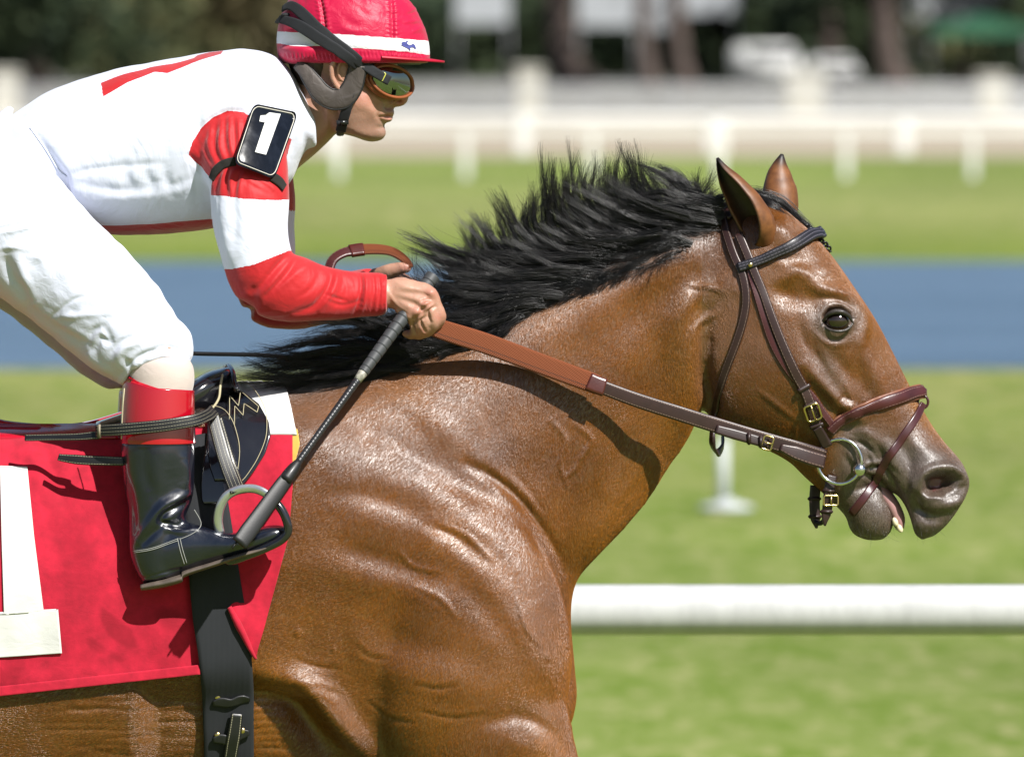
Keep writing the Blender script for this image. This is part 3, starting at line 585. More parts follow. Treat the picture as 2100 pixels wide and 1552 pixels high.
# --- ears
earm = Mat('ear', rough=.5, spec=.4); ge = earm.attr('tipdark'); ne = earm.noise(earm.coord(), 60, 3)
oc = earm.mix(ge.outputs['Fac'], earm.ramp(ne, [(.3, (.085, .03, .009)), (.7, (.17, .065, .02))]), (.012, .009, .008)); earm.color(oc); earm.bump(ne, .3, .002)
def ear(axis, rads, opendir, gap, name='ear', d_in=None):
    """axis: rows (px,py,d); cupped leaf round it, open toward opendir"""
    n = 22; C = resamp(cr([tuple(W(*a)) for a in axis], 8), n); T = np.gradient(C, axis=0); rr = np.interp(np.linspace(0, 1, n), np.linspace(0, 1, len(rads)), rads)
    o = np.array(opendir, float); V, A = [], []; m = 26
    for i in range(n):
        t = T[i]/np.linalg.norm(T[i]); f = o-t*(o@t); f /= np.linalg.norm(f); s = np.cross(t, f); u = i/(n-1); g = gap*(math.sin(math.pi*min(1, max(0, u-.12)/.88))**.45)
        for lay in (1, .86):
            for j in range(m):
                a = g+(2*math.pi-2*g)*j/(m-1) if lay == 1 else g+.03+(2*math.pi-2*g-.06)*(m-1-j)/(m-1)
                q = rr[i]*S*lay; V.append(C[i]+f*math.cos(a)*q*.9+s*math.sin(a)*q); rim = abs((j/(m-1))*2-1)
                A.append(min(1, max(0, (u-.78)/.16)+(.85*(1-rim**8) if lay < 1 else .9*max(0, (rim-.93)/.07))))
    me = mesh(name, np.array(V), ring_faces(n, 2*m), earm.m, horse); attr(me.data, 'tipdark', A); return me
ear([(1572, 500, 62), (1548, 452, 90), (1515, 400, 98), (1484, 352, 96), (1471, 324, 92)], [30, 40, 37, 24, 3], (-.8, -.75, .0), 1.12)
ear([(1600, 460, -50), (1601, 415, -64), (1598, 374, -74), (1599, 342, -78), (1604, 316, -78)], [30, 37, 36, 24, 3], (-.25, .9, .1), .8)
# ---------------- mane and forelock: strands
hairm = Mat('mane_hair', (.014, .012, .013), .28, .38); hn_ = hairm.noise(hairm.coord(), 90, 2); hairm.color(hairm.ramp(hn_, [(.4, (.004, .004, .005)), (.8, (.02, .017, .017))]))
def strands(name, P, rad, mat, parent):
    """P: (n, k, 3)"""
    n, k = P.shape[:2]; cu = bpy.data.hair_curves.new(name); cu.add_curves([k]*n)
    cu.attributes['position'].data.foreach_set('vector', P.reshape(-1).astype(np.float32))
    ra = cu.attributes.get('radius') or cu.attributes.new('radius', 'FLOAT', 'POINT'); ra.data.foreach_set('value', rad.reshape(-1).astype(np.float32))
    cu.materials.append(mat); o = bpy.data.objects.new(name, cu); COL.objects.link(o); inv(o, parent); return o
def Z(p): return (780+p[0]*.3714, 300+p[1]*.3714)
# guides in enlarged-crop coordinates: root ... tip, with depth at root and tip
G = [
 # upright tufts, left to right
 ([(640, 760), (470, 690), (330, 600), (170, 555)], 40, 20, 34), ([(700, 740), (520, 660), (330, 590), (200, 530)], 40, 30, 30), ([(760, 720), (560, 670), (420, 610), (320, 560)], 35, 20, 34),
 ([(760, 690), (600, 600), (520, 520), (485, 445)], 40, 20, 30), ([(820, 670), (680, 600), (590, 510), (540, 430)], 40, 20, 30), ([(860, 660), (700, 600), (620, 500), (565, 385)], 20, 0, 22), ([(700, 700), (560, 640), (500, 580), (490, 500)], 30, 20, 34),
 ([(900, 640), (780, 560), (700, 440), (645, 315)], 40, 30, 30), ([(930, 630), (820, 560), (740, 450), (710, 330)], 35, 20, 30), ([(980, 630), (860, 560), (790, 440), (775, 300)], 20, 0, 24), ([(1000, 610), (880, 540), (830, 400), (845, 260)], 10, -10, 20),
 ([(1060, 600), (940, 520), (890, 380), (905, 190)], 40, 30, 32), ([(1080, 590), (980, 470), (935, 330), (940, 130)], 40, 40, 36), ([(1120, 580), (1010, 440), (960, 300), (985, 125)], 40, 40, 40), ([(1160, 570), (1060, 420), (1010, 270), (1020, 130)], 45, 50, 38),
 ([(1200, 560), (1090, 420), (1040, 280), (1060, 130)], 45, 50, 36), ([(1240, 545), (1140, 400), (1090, 240), (1115, 110)], 30, 20, 30), ([(1300, 540), (1200, 380), (1170, 230), (1190, 70)], 30, 30, 34), ([(1340, 530), (1250, 380), (1210, 220), (1235, 80)], 30, 30, 34),
 ([(1380, 520), (1320, 370), (1280, 210), (1285, 50)], 30, 30, 38), ([(1420, 510), (1370, 370), (1330, 210), (1320, 75)], 30, 30, 36), ([(1450, 500), (1420, 360), (1380, 220), (1350, 85)], 25, 30, 36), ([(1500, 500), (1440, 330), (1420, 220), (1400, 110)], 20, 20, 34),
 ([(1560, 480), (1500, 330), (1470, 230), (1440, 145)], 20, 20, 36), ([(1620, 470), (1560, 330), (1530, 240), (1460, 160)], 10, 10, 34),
 # arching tufts near the poll
 ([(1700, 440), (1660, 290), (1600, 170), (1440, 150)], 10, 0, 16), ([(1740, 430), (1720, 280), (1640, 160), (1500, 135)], 0, -10, 12), ([(1760, 430), (1700, 330), (1640, 220), (1560, 180)], 15, 10, 24), ([(1780, 420), (1740, 320), (1700, 230), (1640, 190)], 15, 10, 24),
 ([(1800, 410), (1740, 330), (1700, 270), (1680, 190)], 15, 20, 24), ([(1810, 410), (1770, 330), (1740, 260), (1760, 195)], 15, 15, 18), ([(1830, 400), (1800, 330), (1790, 270), (1830, 225)], 10, 0, 10), ([(1850, 400), (1800, 350), (1790, 300), (1870, 290)], 10, 0, 10),
 # streaming back from the poll over the crest
 ([(1880, 360), (1700, 330), (1560, 290), (1400, 280)], 50, 60, 34), ([(1870, 370), (1660, 320), (1480, 290), (1290, 350)], 55, 70, 30), ([(1880, 380), (1720, 350), (1580, 350), (1480, 400)], 55, 70, 24), ([(1880, 340), (1760, 360), (1640, 330), (1520, 250)], 40, 50, 34), ([(1890, 330), (1800, 370), (1690, 400), (1560, 390)], 50, 60, 26),
 ([(1850, 400), (1740, 420), (1640, 430), (1560, 470)], 50, 60, 26), ([(1780, 430), (1600, 400), (1440, 330), (1300, 240)], 45, 50, 44), ([(1680, 460), (1500, 400), (1350, 330), (1180, 240)], 50, 50, 44), ([(1600, 480), (1440, 430), (1280, 370), (1110, 240)], 50, 55, 44),
 ([(1500, 510), (1340, 460), (1180, 400), (1030, 280)], 50, 55, 44), ([(1440, 530), (1280, 490), (1150, 440), (1000, 330)], 50, 60, 44), ([(1640, 480), (1480, 470), (1350, 450), (1240, 480)], 55, 65, 40), ([(1720, 460), (1600, 450), (1480, 460), (1360, 500)], 55, 65, 36),
 ([(1380, 560), (1250, 540), (1100, 500), (960, 420)], 55, 65, 44), ([(1300, 590), (1150, 560), (1000, 560), (880, 500)], 55, 65, 44), ([(1560, 500), (1400, 520), (1280, 540), (1150, 560)], 55, 65, 40),
 # lower fall along the near side of the neck
 ([(1250, 620), (1100, 620), (950, 600), (780, 590)], 60, 75, 46), ([(1180, 650), (1030, 650), (850, 640), (640, 610)], 60, 80, 46), ([(1120, 680), (960, 690), (780, 680), (560, 640)], 62, 80, 46), ([(1060, 700), (880, 720), (690, 720), (470, 680)], 64, 85, 46),
 ([(1000, 740), (820, 750), (620, 760), (420, 760)], 66, 90, 44), ([(950, 770), (780, 780), (600, 800), (360, 830)], 70, 95, 44), ([(900, 800), (750, 810), (580, 850), (330, 880)], 74, 98, 42), ([(860, 820), (720, 840), (560, 900), (380, 930)], 78, 100, 40),
 ([(800, 850), (700, 880), (600, 940), (440, 980)], 80, 104, 36), ([(760, 870), (700, 920), (620, 980), (500, 1020)], 84, 108, 34), ([(710, 880), (690, 950), (660, 1020), (600, 1065)], 88, 110, 26), ([(700, 900), (660, 960), (600, 1010), (520, 1000)], 88, 110, 26), ([(740, 880), (600, 930), (470, 940), (340, 960)], 84, 104, 40),
 ([(660, 940), (560, 1010), (440, 1060), (300, 1080)], 92, 112, 34), ([(620, 980), (500, 1040), (380, 1080), (220, 1070)], 96, 112, 34), ([(560, 1050), (440, 1090), (330, 1110), (210, 1120)], 100, 114, 28),
 ([(640, 800), (480, 800), (330, 780), (230, 700)], 60, 60, 40), ([(600, 760), (480, 720), (340, 660), (250, 610)], 50, 40, 40), ([(560, 840), (440, 860), (300, 900), (200, 1000)], 80, 90, 40), ([(560, 780), (420, 760), (300, 720), (280, 640)], 50, 50, 36),
]
G = [([Z(q) for q in g], a, b, c) for g, a, b, c in G]
# withers part, in picture rows
G += [([(900, 745), (800, 700), (700, 690), (600, 700)], 60, 60, 30), ([(880, 755), (770, 740), (640, 745), (500, 765)], 80, 90, 30), ([(860, 760), (740, 760), (620, 775), (520, 782)], 90, 100, 26), ([(840, 762), (740, 778), (650, 792), (560, 790)], 96, 100, 22),
 ([(820, 730), (720, 700), (620, 710), (540, 728)], 50, 40, 26), ([(780, 730), (680, 730), (590, 745), (500, 757)], 60, 60, 24), ([(860, 700), (780, 670), (700, 660), (640, 672)], 50, 40, 26), ([(900, 690), (830, 660), (740, 670), (660, 690)], 60, 50, 30),
 ([(760, 756), (680, 745), (600, 740), (520, 722)], 60, 40, 20), ([(740, 765), (660, 775), (580, 775), (490, 752)], 76, 70, 22), ([(860, 730), (800, 760), (720, 785), (650, 800)], 96, 106, 24), ([(800, 770), (740, 785), (680, 798), (610, 800)], 100, 104, 18), ([(880, 720), (800, 720), (700, 740), (610, 765)], 80, 90, 34), ([(920, 720), (880, 760), (810, 775), (730, 780)], 96, 106, 24),
 ([(860, 745), (770, 720), (660, 722), (560, 748)], 70, 70, 34), ([(900, 730), (820, 730), (740, 750), (640, 778)], 84, 96, 34), ([(700, 770), (650, 780), (600, 790), (570, 786)], 90, 90, 14)]
GP = [[tuple(q)+(a+(b-a)*i/3,) for i, q in enumerate(g)] for g, a, b, c in G]; GW = [g[3] for g in G]
rs = np.random.default_rng(21); ALL, RAD = [], []
K = 12
def clump(P, wd, n, tipf=.2, thick=.34, frz=1., droop=0):
    P = np.array(P, float); base = resamp(cr(P, 8), K); t = np.linspace(0, 1, K)
    T = np.gradient(base, axis=0); T /= np.linalg.norm(T, axis=1)[:, None]; Nn = np.stack([-T[:, 1], T[:, 0]], 1)
    ph0 = rs.uniform(0, 6.28); base = base.copy(); base[:, :2] += Nn*(np.sin(t*rs.uniform(4, 8)+ph0)*np.minimum(1, t*1.6)*rs.uniform(1.5, 6.))[:, None]
    ln = np.linalg.norm(np.diff(base[:, :2], axis=0), axis=1).sum()
    for _ in range(n):
        a, b = rs.normal(0, .5, 2); prof = (1-(1-tipf)*t**1.3)*wd*(.55+.45*np.sin(np.pi*np.minimum(1, t+.15)))
        L = min(1.08, rs.normal(.9, .1)); tt = np.clip(t*L, 0, 1); q = np.stack([np.interp(tt, t, base[:, k]) for k in range(3)], 1)
        ph = rs.uniform(0, 6.28); am = rs.normal(0, 2.2)*frz
        off = a*prof+am*np.sin(ph+t*rs.uniform(2, 5))*t+rs.normal(0, 4.)*frz*t**3
        q[:, :2] += np.stack([np.interp(tt, t, Nn[:, 0]), np.interp(tt, t, Nn[:, 1])], 1)*off[:, None]
        q[:, 2] += b*prof*.75
        q[:, 0] += rs.normal(0, 1.5)*frz
        ALL.append(W(q[:, 0], q[:, 1], q[:, 2])); RAD.append(thick*S*(1-.75*t)*rs.uniform(.7, 1.3))
for P, wd in zip(GP, GW):
    sub = 5
    for s_ in range(sub):      # each tuft is several locks that part toward the tip
        Q = np.array(P, float); sh = (s_/(sub-1)-.5)*wd*1.35; T = Q[-1, :2]-Q[0, :2]; T /= np.linalg.norm(T)+1e-6; nrm = np.array([-T[1], T[0]])
        Q[:, :2] += nrm*sh*np.array([1.1, .9, .7, .62])[:, None]+rs.normal(0, 3, (4, 2))*np.array([.4, .8, 1.2, 2.6])[:, None]; Q[:, 2] += rs.normal(0, wd*.3)
        Q[-1, :2] += T*rs.normal(0, 25); Q[2:, :2] += nrm*np.array([.6, 1.5])[:, None]*rs.normal(0, wd*.14)
        clump(Q, wd*.25, 48, .08, .32, 1.1)
    clump(P, wd*1.7, 20, .8, .22, 3.2)
# loose locks that stand clear of the tufts, and fine wisps
for i in range(230):
    x = rs.uniform(820, 1500); y0 = np.interp(x, [820, 900, 1000, 1100, 1200, 1300, 1385, 1450, 1500], [725, 688, 640, 592, 546, 503, 468, 446, 428]); L = rs.uniform(90, 235)*(1 if x < 1420 else .6); a = rs.normal(2.5, .28)-.35*(x > 1150)*rs.uniform(0, 1)
    a1 = a+rs.uniform(-.55, .15); p0 = np.array((x, y0+10)); p1 = p0+np.array((math.cos(a+.3), -math.sin(a+.3)*.8))*L*.35; p2 = p1+np.array((math.cos(a), -math.sin(a)))*L*.35; p3 = p2+np.array((math.cos(a1), -math.sin(a1)))*L*.35; d_ = rs.uniform(-10, 60)
    clump([(p0[0], p0[1], d_), (p1[0], p1[1], d_), (p2[0], p2[1], d_), (p3[0], p3[1], d_)], rs.uniform(4, 10), int(rs.integers(6, 34)), .12, .26, 1.5)
for i in range(150):
    x = rs.uniform(1000, 1420); y0 = np.interp(x, [1000, 1100, 1200, 1300, 1420], [668, 628, 590, 546, 500])+rs.uniform(-10, 40); L = rs.uniform(50, 130); a = rs.uniform(2.9, 3.7); cx_ = x-L; clump([(x, y0, 70), (x+math.cos(a-.3)*L*.4, y0-math.sin(a-.3)*L*.4, 84), (x+math.cos(a)*L*.8, y0-math.sin(a)*L*.8, 90), (x+math.cos(a+.2)*L*1.1, y0-math.sin(a+.2)*L*1.1+8, 92)], rs.uniform(5, 12), 14, .2, .26, 1.4)
# short hairs that root the mane along the crest
for i in range(2600):
    u = rs.uniform(0, 1); x = 1480+(600-1480)*u; y = np.interp(x, [600, 700, 800, 905, 1000, 1100, 1200, 1300, 1385, 1450, 1500], [786, 763, 733, 688, 640, 592, 546, 503, 468, 446, 428]); d = rs.uniform(-40, 62)
    dy = abs(d)*.45*(1 if d > 0 else .3); L = rs.uniform(16, 60); a = rs.normal(2.75, .35)
    t = np.linspace(0, 1, K); q = np.stack([x+math.cos(a)*L*t-6*t*t*L/30, y+dy+8-math.sin(a)*L*t+t*t*rs.uniform(0, 26), d*.8+14+10*t], 1); ALL.append(W(q[:, 0], q[:, 1], q[:, 2])); RAD.append(.34*S*(1-.7*t))
# forelock between the ears, ending in a braid below the browband
for P, wd, n in [([(1545, 398, 10), (1600, 420, 12), (1650, 462, 10), (1672, 490, 0)], 16, 160), ([(1540, 402, 20), (1590, 428, 34), (1640, 470, 26), (1664, 492, 10)], 12, 120), ([(1530, 402, -10), (1600, 416, -20), (1655, 458, -10), (1676, 486, 0)], 14, 140), ([(1480, 425, 20), (1530, 396, 20), (1580, 404, 20), (1620, 436, 14)], 14, 120)]: clump(P, wd, n, .35)
wk = []; wr_ = []
for i in range(46):
    if i < 26: x, y = rs.uniform(1745, 1835), rs.uniform(1060, 1100); a = rs.normal(-1.5, .5)
    else: x, y = rs.uniform(1870, 1960), rs.uniform(1050, 1095); a = rs.normal(-1.2, .5)
    h_, n_ = cast(x, y)
    if h_ is None: continue
    L = rs.uniform(14, 34)*S; d_ = np.array((math.cos(a), 0, math.sin(a))); t = np.linspace(0, 1, K)[:, None]; wk.append(h_+n_*L*.5*t+d_*L*t*(.5+.5*t)); wr_.append(.2*S*(1-.6*t[:, 0]))
for i in range(60):
    x = rs.uniform(1688, 1744); y = np.interp(x, [1688, 1706, 1726, 1746], [652, 634, 632, 652]); h_ = WS(x, y, d_eye+10); L = rs.uniform(8, 15)*S; t = np.linspace(0, 1, K)[:, None]; dd = np.array(((x-1714)/40+.25, -.9, -.25)); wk.append(h_+dd*L*t+np.array((0, 0, 1))*L*.35*t*t); wr_.append(.3*S*(1-.7*t[:, 0]))
wh = strands('whiskers', np.array(wk), np.array(wr_), hairm.m, horse); tag(wh, kind='stuff')
mane = strands('mane', np.array(ALL), np.array(RAD), hairm.m, horse); tag(mane, kind='stuff')
crestlock = mesh('mane_roots', *loft([(1490, 424, 1492, 452, 20, 0), (1450, 436, 1452, 476, 34, 0), (1385, 456, 1392, 508, 42, 0), (1300, 490, 1308, 552, 48, 0), (1200, 532, 1212, 608, 52, 0), (1100, 578, 1112, 652, 58, 0), (1000, 628, 1012, 694, 66, 0), (905, 676, 915, 738, 74, 0), (800, 722, 812, 772, 84, 0), (700, 752, 706, 790, 82, 0), (620, 780, 620, 800, 50, 0)], m=24, n=4), hairm.m, horse)
def braid(pts, r, parent, name='forelock_braid'):
    P = resamp(cr([tuple(W(*p)) for p in pts], 8), 40); parts = []
    T = np.gradient(P, axis=0); T /= np.linalg.norm(T, axis=1)[:, None]; n = np.cross(T, (0, 1, 0)); n /= np.linalg.norm(n, axis=1)[:, None]; b = np.cross(T, n); ph = np.linspace(0, 5*math.pi, 40)
    for k in range(3):
        a = ph+k*2*math.pi/3; q = P+n*(np.sin(a)*r*S)[:, None]+b*(np.sin(2*a)*r*.5*S)[:, None]; parts.append(tube(q, [r*.62*S, r*.55*S, r*.3*S], None, None, m=8))
    mesh(name, *join(parts), hairm.m, parent)
braid([(1648, 462, 6), (1668, 480, 6), (1684, 497, 8), (1696, 507, 10), (1700, 518, 10)], 6, horse)
# ---------------- leather, metal, straps
def leather(name, col, rough=.34, stitch=None, two=True, rows=(.14, .86), nscale=8, coat=.3, edge=None, sw=.024):
    col = tuple(c*.6 for c in col); rough += .1; stitch = tuple(c*.55 for c in stitch) if stitch else None
    m = Mat(name, col, rough, .4, Coat_Weight=coat*.4, Coat_Roughness=.22); v = m.coord(); n = m.noise(v, nscale*4, 4, .6)
    c = m.ramp(n, [(.3, tuple(x*.75 for x in col)), (.7, tuple(x*1.3 for x in col))]); bp = m.bump(m.noise(v, 500, 2), .25, .0006)
    if stitch:
        uv = m.N('UVMap'); sx = m.N('SeparateXYZ'); m.L(uv.outputs[0], sx.inputs[0]); d = None
        for r in rows:
            k = m.math('LESS_THAN', m.math('ABSOLUTE', m.math('SUBTRACT', sx.outputs[1], r)), sw); d = k if d is None else m.math('MAXIMUM', d, k)
        dash = m.math('GREATER_THAN', m.math('FRACT', m.math('MULTIPLY', sx.outputs[0], 1.)), .28); d = m.math('MULTIPLY', d, dash); c = m.mix(d, c, stitch)
    if edge:
        uv = m.N('UVMap'); sx = m.N('SeparateXYZ'); m.L(uv.outputs[0], sx.inputs[0]); k = m.math('GREATER_THAN', m.math('ABSOLUTE', m.math('SUBTRACT', sx.outputs[1], .5)), .43); c = m.mix(k, c, edge)
    m.color(c); return m.m
brown = leather('brown_leather', (.04, .017, .015), stitch=(.3, .2, .16)); brownp = leather('plain_brown_leather', (.035, .016, .014)); wine = leather('wine_leather', (.075, .014, .016), stitch=(.28, .16, .14)); winep = leather('plain_wine_leather', (.07, .015, .018), .25, coat=.7)
blackl = leather('black_leather', (.012, .012, .013), stitch=(.55, .5, .34)); blackp = leather('plain_black_leather', (.012, .012, .013), .4)
brass = simple('brass', (.62, .47, .22), .22, metal=1, nscale=200, namt=.1); steel = simple('steel', (.62, .63, .62), .16, metal=1, nscale=150, namt=.08)
def ribbon(name, P, N, wid, thk, mat, parent, m_edge=.25, stitchlen=.006, arch=0):
    """strap along P lying on normals N, rounded rectangular section"""
    P = np.asarray(P, float); T = np.gradient(P, axis=0); T /= np.linalg.norm(T, axis=1)[:, None]+1e-12; N = np.asarray(N, float); N = N-T*(N*T).sum(1)[:, None]; N /= np.linalg.norm(N, axis=1)[:, None]+1e-12; B = np.cross(T, N)
    sec = [(-.5, 0), (-.5, .6), (-.42, .95), (-.3, 1), (0, 1+arch), (.3, 1), (.42, .95), (.5, .6), (.5, 0), (.3, -.12), (-.3, -.12)]; vs = [0, .02, .08, .2, .5, .8, .92, .98, 1, .5, .5]
    wid = np.broadcast_to(wid, (len(P),)) if np.ndim(wid) == 0 else np.interp(np.linspace(0, 1, len(P)), np.linspace(0, 1, len(wid)), wid)
    s = np.r_[0, np.cumsum(np.linalg.norm(np.diff(P, axis=0), axis=1))]/stitchlen; V, U = [], []
    for i in range(len(P)):
        for (a, h), u in zip(sec, vs): V.append(P[i]+B[i]*a*wid[i]*S+N[i]*h*thk*S); U.append((s[i], u))
    return mesh(name, V, ring_faces(len(P), len(sec)), mat, parent, uv=U)
def surf_path(pts, bvh=None, n=40, lift=1.5, sm=3, off=0):
    """picture points dropped on the horse surface (a point may carry its own depth)"""
    q = resamp(cr([p[:2] for p in pts], 8), n); P, N = [], []
    for x, y in q:
        h, nn = cast(x, y, bvh)
        if h is None: P.append(None); N.append(None)
        else: P.append(h); N.append(nn)
    ok = [i for i, p in enumerate(P) if p is not None]
    for i in range(n):
        if P[i] is None: j = min(ok, key=lambda k: abs(k-i)); P[i] = W(q[i, 0], q[i, 1], -P[j][1]/S); N[i] = N[j]
    P, N = np.array(P), np.array(N)
    for _ in range(sm): N[1:-1] = (N[:-2]+N[1:-1]*2+N[2:])/4; P[1:-1] = (P[:-2]+P[1:-1]*2+P[2:])/4
    N /= np.linalg.norm(N, axis=1)[:, None]; return P+N*(lift+off)*S, N
def wrap_path(c, e1, a0, a1, n=70, bow=0, lift=1.5, bvh=None, dc=0, sm=4, rmax=420):
    """ring in the plane of the sideways axis and the picture direction c->e1, shrunk onto the horse"""
    C = WS(c[0], c[1], dc); E = WS(e1[0], e1[1], dc); u = E-C; u[1] = 0; u /= np.linalg.norm(u); q = np.cross(u, (0, 1, 0)); P, N = [], []
    for a in np.linspace(math.radians(a0), math.radians(a1), n):
        d = u*math.cos(a)+np.array((0, -1, 0))*math.sin(a); o = C+q*bow*S*abs(math.sin(a)); h = (bvh or horse_bvh).ray_cast(Vector(o+d*rmax*S), Vector(-d), rmax*S)
        if h[0] is None: continue
        P.append(np.array(h[0])); N.append(d)
    P, N = np.array(P), np.array(N)
    for _ in range(sm): P[1:-1] = (P[:-2]+P[1:-1]*2+P[2:])/4
    T = np.gradient(P, axis=0); N = N-T*((N*T).sum(1)/((T*T).sum(1)+1e-12))[:, None]; N /= np.linalg.norm(N, axis=1)[:, None]; return P+N*lift*S, N
def buckle(c, ux, w_, h_, r, mat, parent, nrm=(0, -1, 0), prong=True, name='buckle'):
    c = np.asarray(c, float); ux = np.asarray(ux, float); ux /= np.linalg.norm(ux); n = np.asarray(nrm, float); n = n-ux*(n@ux); n /= np.linalg.norm(n); uy = np.cross(n, ux); k = .3
    pts = []
    for sx, sy, a0 in ((1, 1, 0), (-1, 1, 90), (-1, -1, 180), (1, -1, 270)):
        for a in (0, 30, 60, 90):
            a = math.radians(a0+a); rr = min(w_, h_)*.2; pts.append(c+ux*(sx*(w_/2-rr)+rr*math.cos(a))*S+uy*(sy*(h_/2-rr)+rr*math.sin(a))*S)
    pts.append(pts[0]); ps = [tube(pts, r*S, None, None, m=8, cyc=True)]
    if prong: ps.append(tube([c-ux*w_*.5*S+n*r*S, c+n*r*1.2*S, c+ux*w_*.55*S+n*r*.8*S], r*.8*S, None, None, m=6))
    return mesh(name, *join(ps), mat, parent)
bridle = empty('bridle', tuple(WS(1690, 940, 80))); tag(bridle, 'dark brown stitched leather bridle on the horse head', 'bridle')
Bd = bridle
# throat latch
P, N = surf_path([(1478, 432), (1492, 480), (1508, 530), (1522, 560), (1531, 600), (1528, 645), (1512, 700), (1495, 745), (1480, 790), (1468, 845), (1464, 885)], n=60, lift=3); P2 = P.copy()
tail = [W(1462, 900, dep(1466, 884, default=60)), W(1465, 918, 45), W(1474, 928, 20), W(1484, 915, -20), W(1484, 895, -60)]
TT = resamp(cr(np.vstack([P[::6], tail]), 6), 80); NN = np.tile((-.25, -1, 0), (80, 1)); NN[:60] = np.array([N[min(59, int(i*1.0))] for i in range(60)]); NN[60:] = [(-.8, -.6, -.2)]*20; ribbon('throat_latch', TT, NN, 17, 5, brown, Bd)
# headstall crown and browband with cheekpieces
P, N = wrap_path((1500, 500), (1478, 434), 20, 160, 50, lift=4); P, N = wrap_path((1520, 470), (1490, 425), -50, 60, 40, lift=4, rmax=260); ribbon('crownpiece', P, N, 26, 6, brown, Bd)
P, N = surf_path([(1516, 482), (1540, 540), (1556, 580), (1575, 630), (1598, 690), (1622, 745), (1648, 800), (1664, 838), (1676, 876)], n=60, lift=4); ribbon('cheekpiece', P, N, [18, 18, 18, 19, 20, 22, 22], 6, brown, Bd); CH_P, CH_N = P, N
P, N = surf_path([(1524, 500), (1536, 545), (1545, 580), (1566, 650), (1590, 715), (1626, 772), (1664, 812), (1690, 850), (1709, 875)], n=60, lift=1.5); ribbon('noseband_hanger', P, N, 15, 4, wine, Bd)
P, N = surf_path([(1516, 550), (1545, 541), (1565, 533), (1600, 515), (1635, 497), (1660, 486), (1674, 481)], n=40, lift=8)
end = [W(1681, 478, max(5, -P[-1][1]/S-16)), W(1684, 477, 10), W(1684, 476, -14), W(1680, 478, -50)]; PP = resamp(cr(np.vstack([P[::4], end]), 6), 70); NN = np.vstack([resamp(N, 52), [(.55, -.7, .45)]*6, [(.85, -.1, .5)]*12]); ribbon('browband', PP, NN, [20, 20, 22, 25, 26, 26, 24], 6, leather('black_browband', (.02, .018, .024), stitch=(.22, .2, .24), rows=(.2, .5, .8)), Bd, arch=.35)
stud = W(1538, 546, dep(1538, 546)+18); mesh('stud', *ball(1539, 543, -stud[1]/S, 5, 5, 3), brass, Bd)
# noseband (over the nose, padded) and the crossed lower strap
P, N = surf_path([(1702, 884), (1715, 868), (1750, 848), (1790, 833), (1830, 820), (1862, 810), (1884, 803)], n=40, lift=4)
end = [W(1889, 802, max(6, -P[-1][1]/S-14)), W(1892, 802, 10), W(1892, 802, -16), W(1886, 805, -45)]; PP = resamp(cr(np.vstack([P[::4], end]), 6), 60); NN = np.vstack([resamp(N, 44), [(.6, -.7, .3)]*6, [(.9, -.1, .4)]*10])
pad = leather('tan_padding', (.25, .09, .045), .5); ribbon('noseband', PP, NN, [18, 20, 24, 26, 26, 24, 22], 6, wine, Bd, arch=.5); ribbon('noseband_padding', PP-NN*3*S, NN, [22, 26, 32, 34, 33, 30, 26], 4, pad, Bd)
P, N = surf_path([(1890, 828), (1878, 855), (1855, 890), (1830, 925), (1808, 962), (1785, 1002), (1762, 1034), (1748, 1052)], n=50, lift=3); P[:8] += np.outer(np.linspace(1, 0, 8), (0, .0, 0)); ribbon('lower_noseband', P, N, 17, 4, winep, Bd)
mesh('noseband_ring', *tube([W(1893+13*math.cos(a)*.8, 824+13*math.sin(a), 14) for a in np.linspace(0, 2*math.pi, 17)], 2.6*S, None, None, m=8, cyc=True), winep, Bd)
# rear chin straps hanging below the jaw
for (x, y, L, dd, w_) in [((1672), 995, 88, 8, 22), ((1700), 985, 92, 62, 21)]:
    q = [W(x+6, y-10, dd), W(x, y+20, dd+6), W(x-3, y+50, dd+4), W(x-8, y+L-12, dd+2), W(x-9, y+L, dd)] if dd > 30 else [W(x, y, dd), W(x-2, y+30, dd), W(x-1, y+60, dd), W(x+2, y+L, dd)]
    PP = resamp(cr(q, 6), 30); ribbon('chin_strap', PP, np.tile((.25, -1, .0), (30, 1)), [w_, w_, w_, w_, w_*.9, 4], 5, brownp, Bd)
    for k in (.32, .7): c = PP[int(30*k)]; mesh('keeper', *box(c[0], c[1]-2*S, c[2], (w_+6)*S, 12*S, 8*S, 2*S), brownp, Bd)
buckle(W(1704, 1026, 74), (0, 0, -1), 20, 30, 2.3, brass, Bd, (.2, -1, 0))
mesh('chin_pad', *tube([W(1668, 1040, 0), W(1672, 1068, 10), W(1684, 1072, 24), W(1696, 1058, 40)], 5*S, None, None, n=5), blackp, Bd)
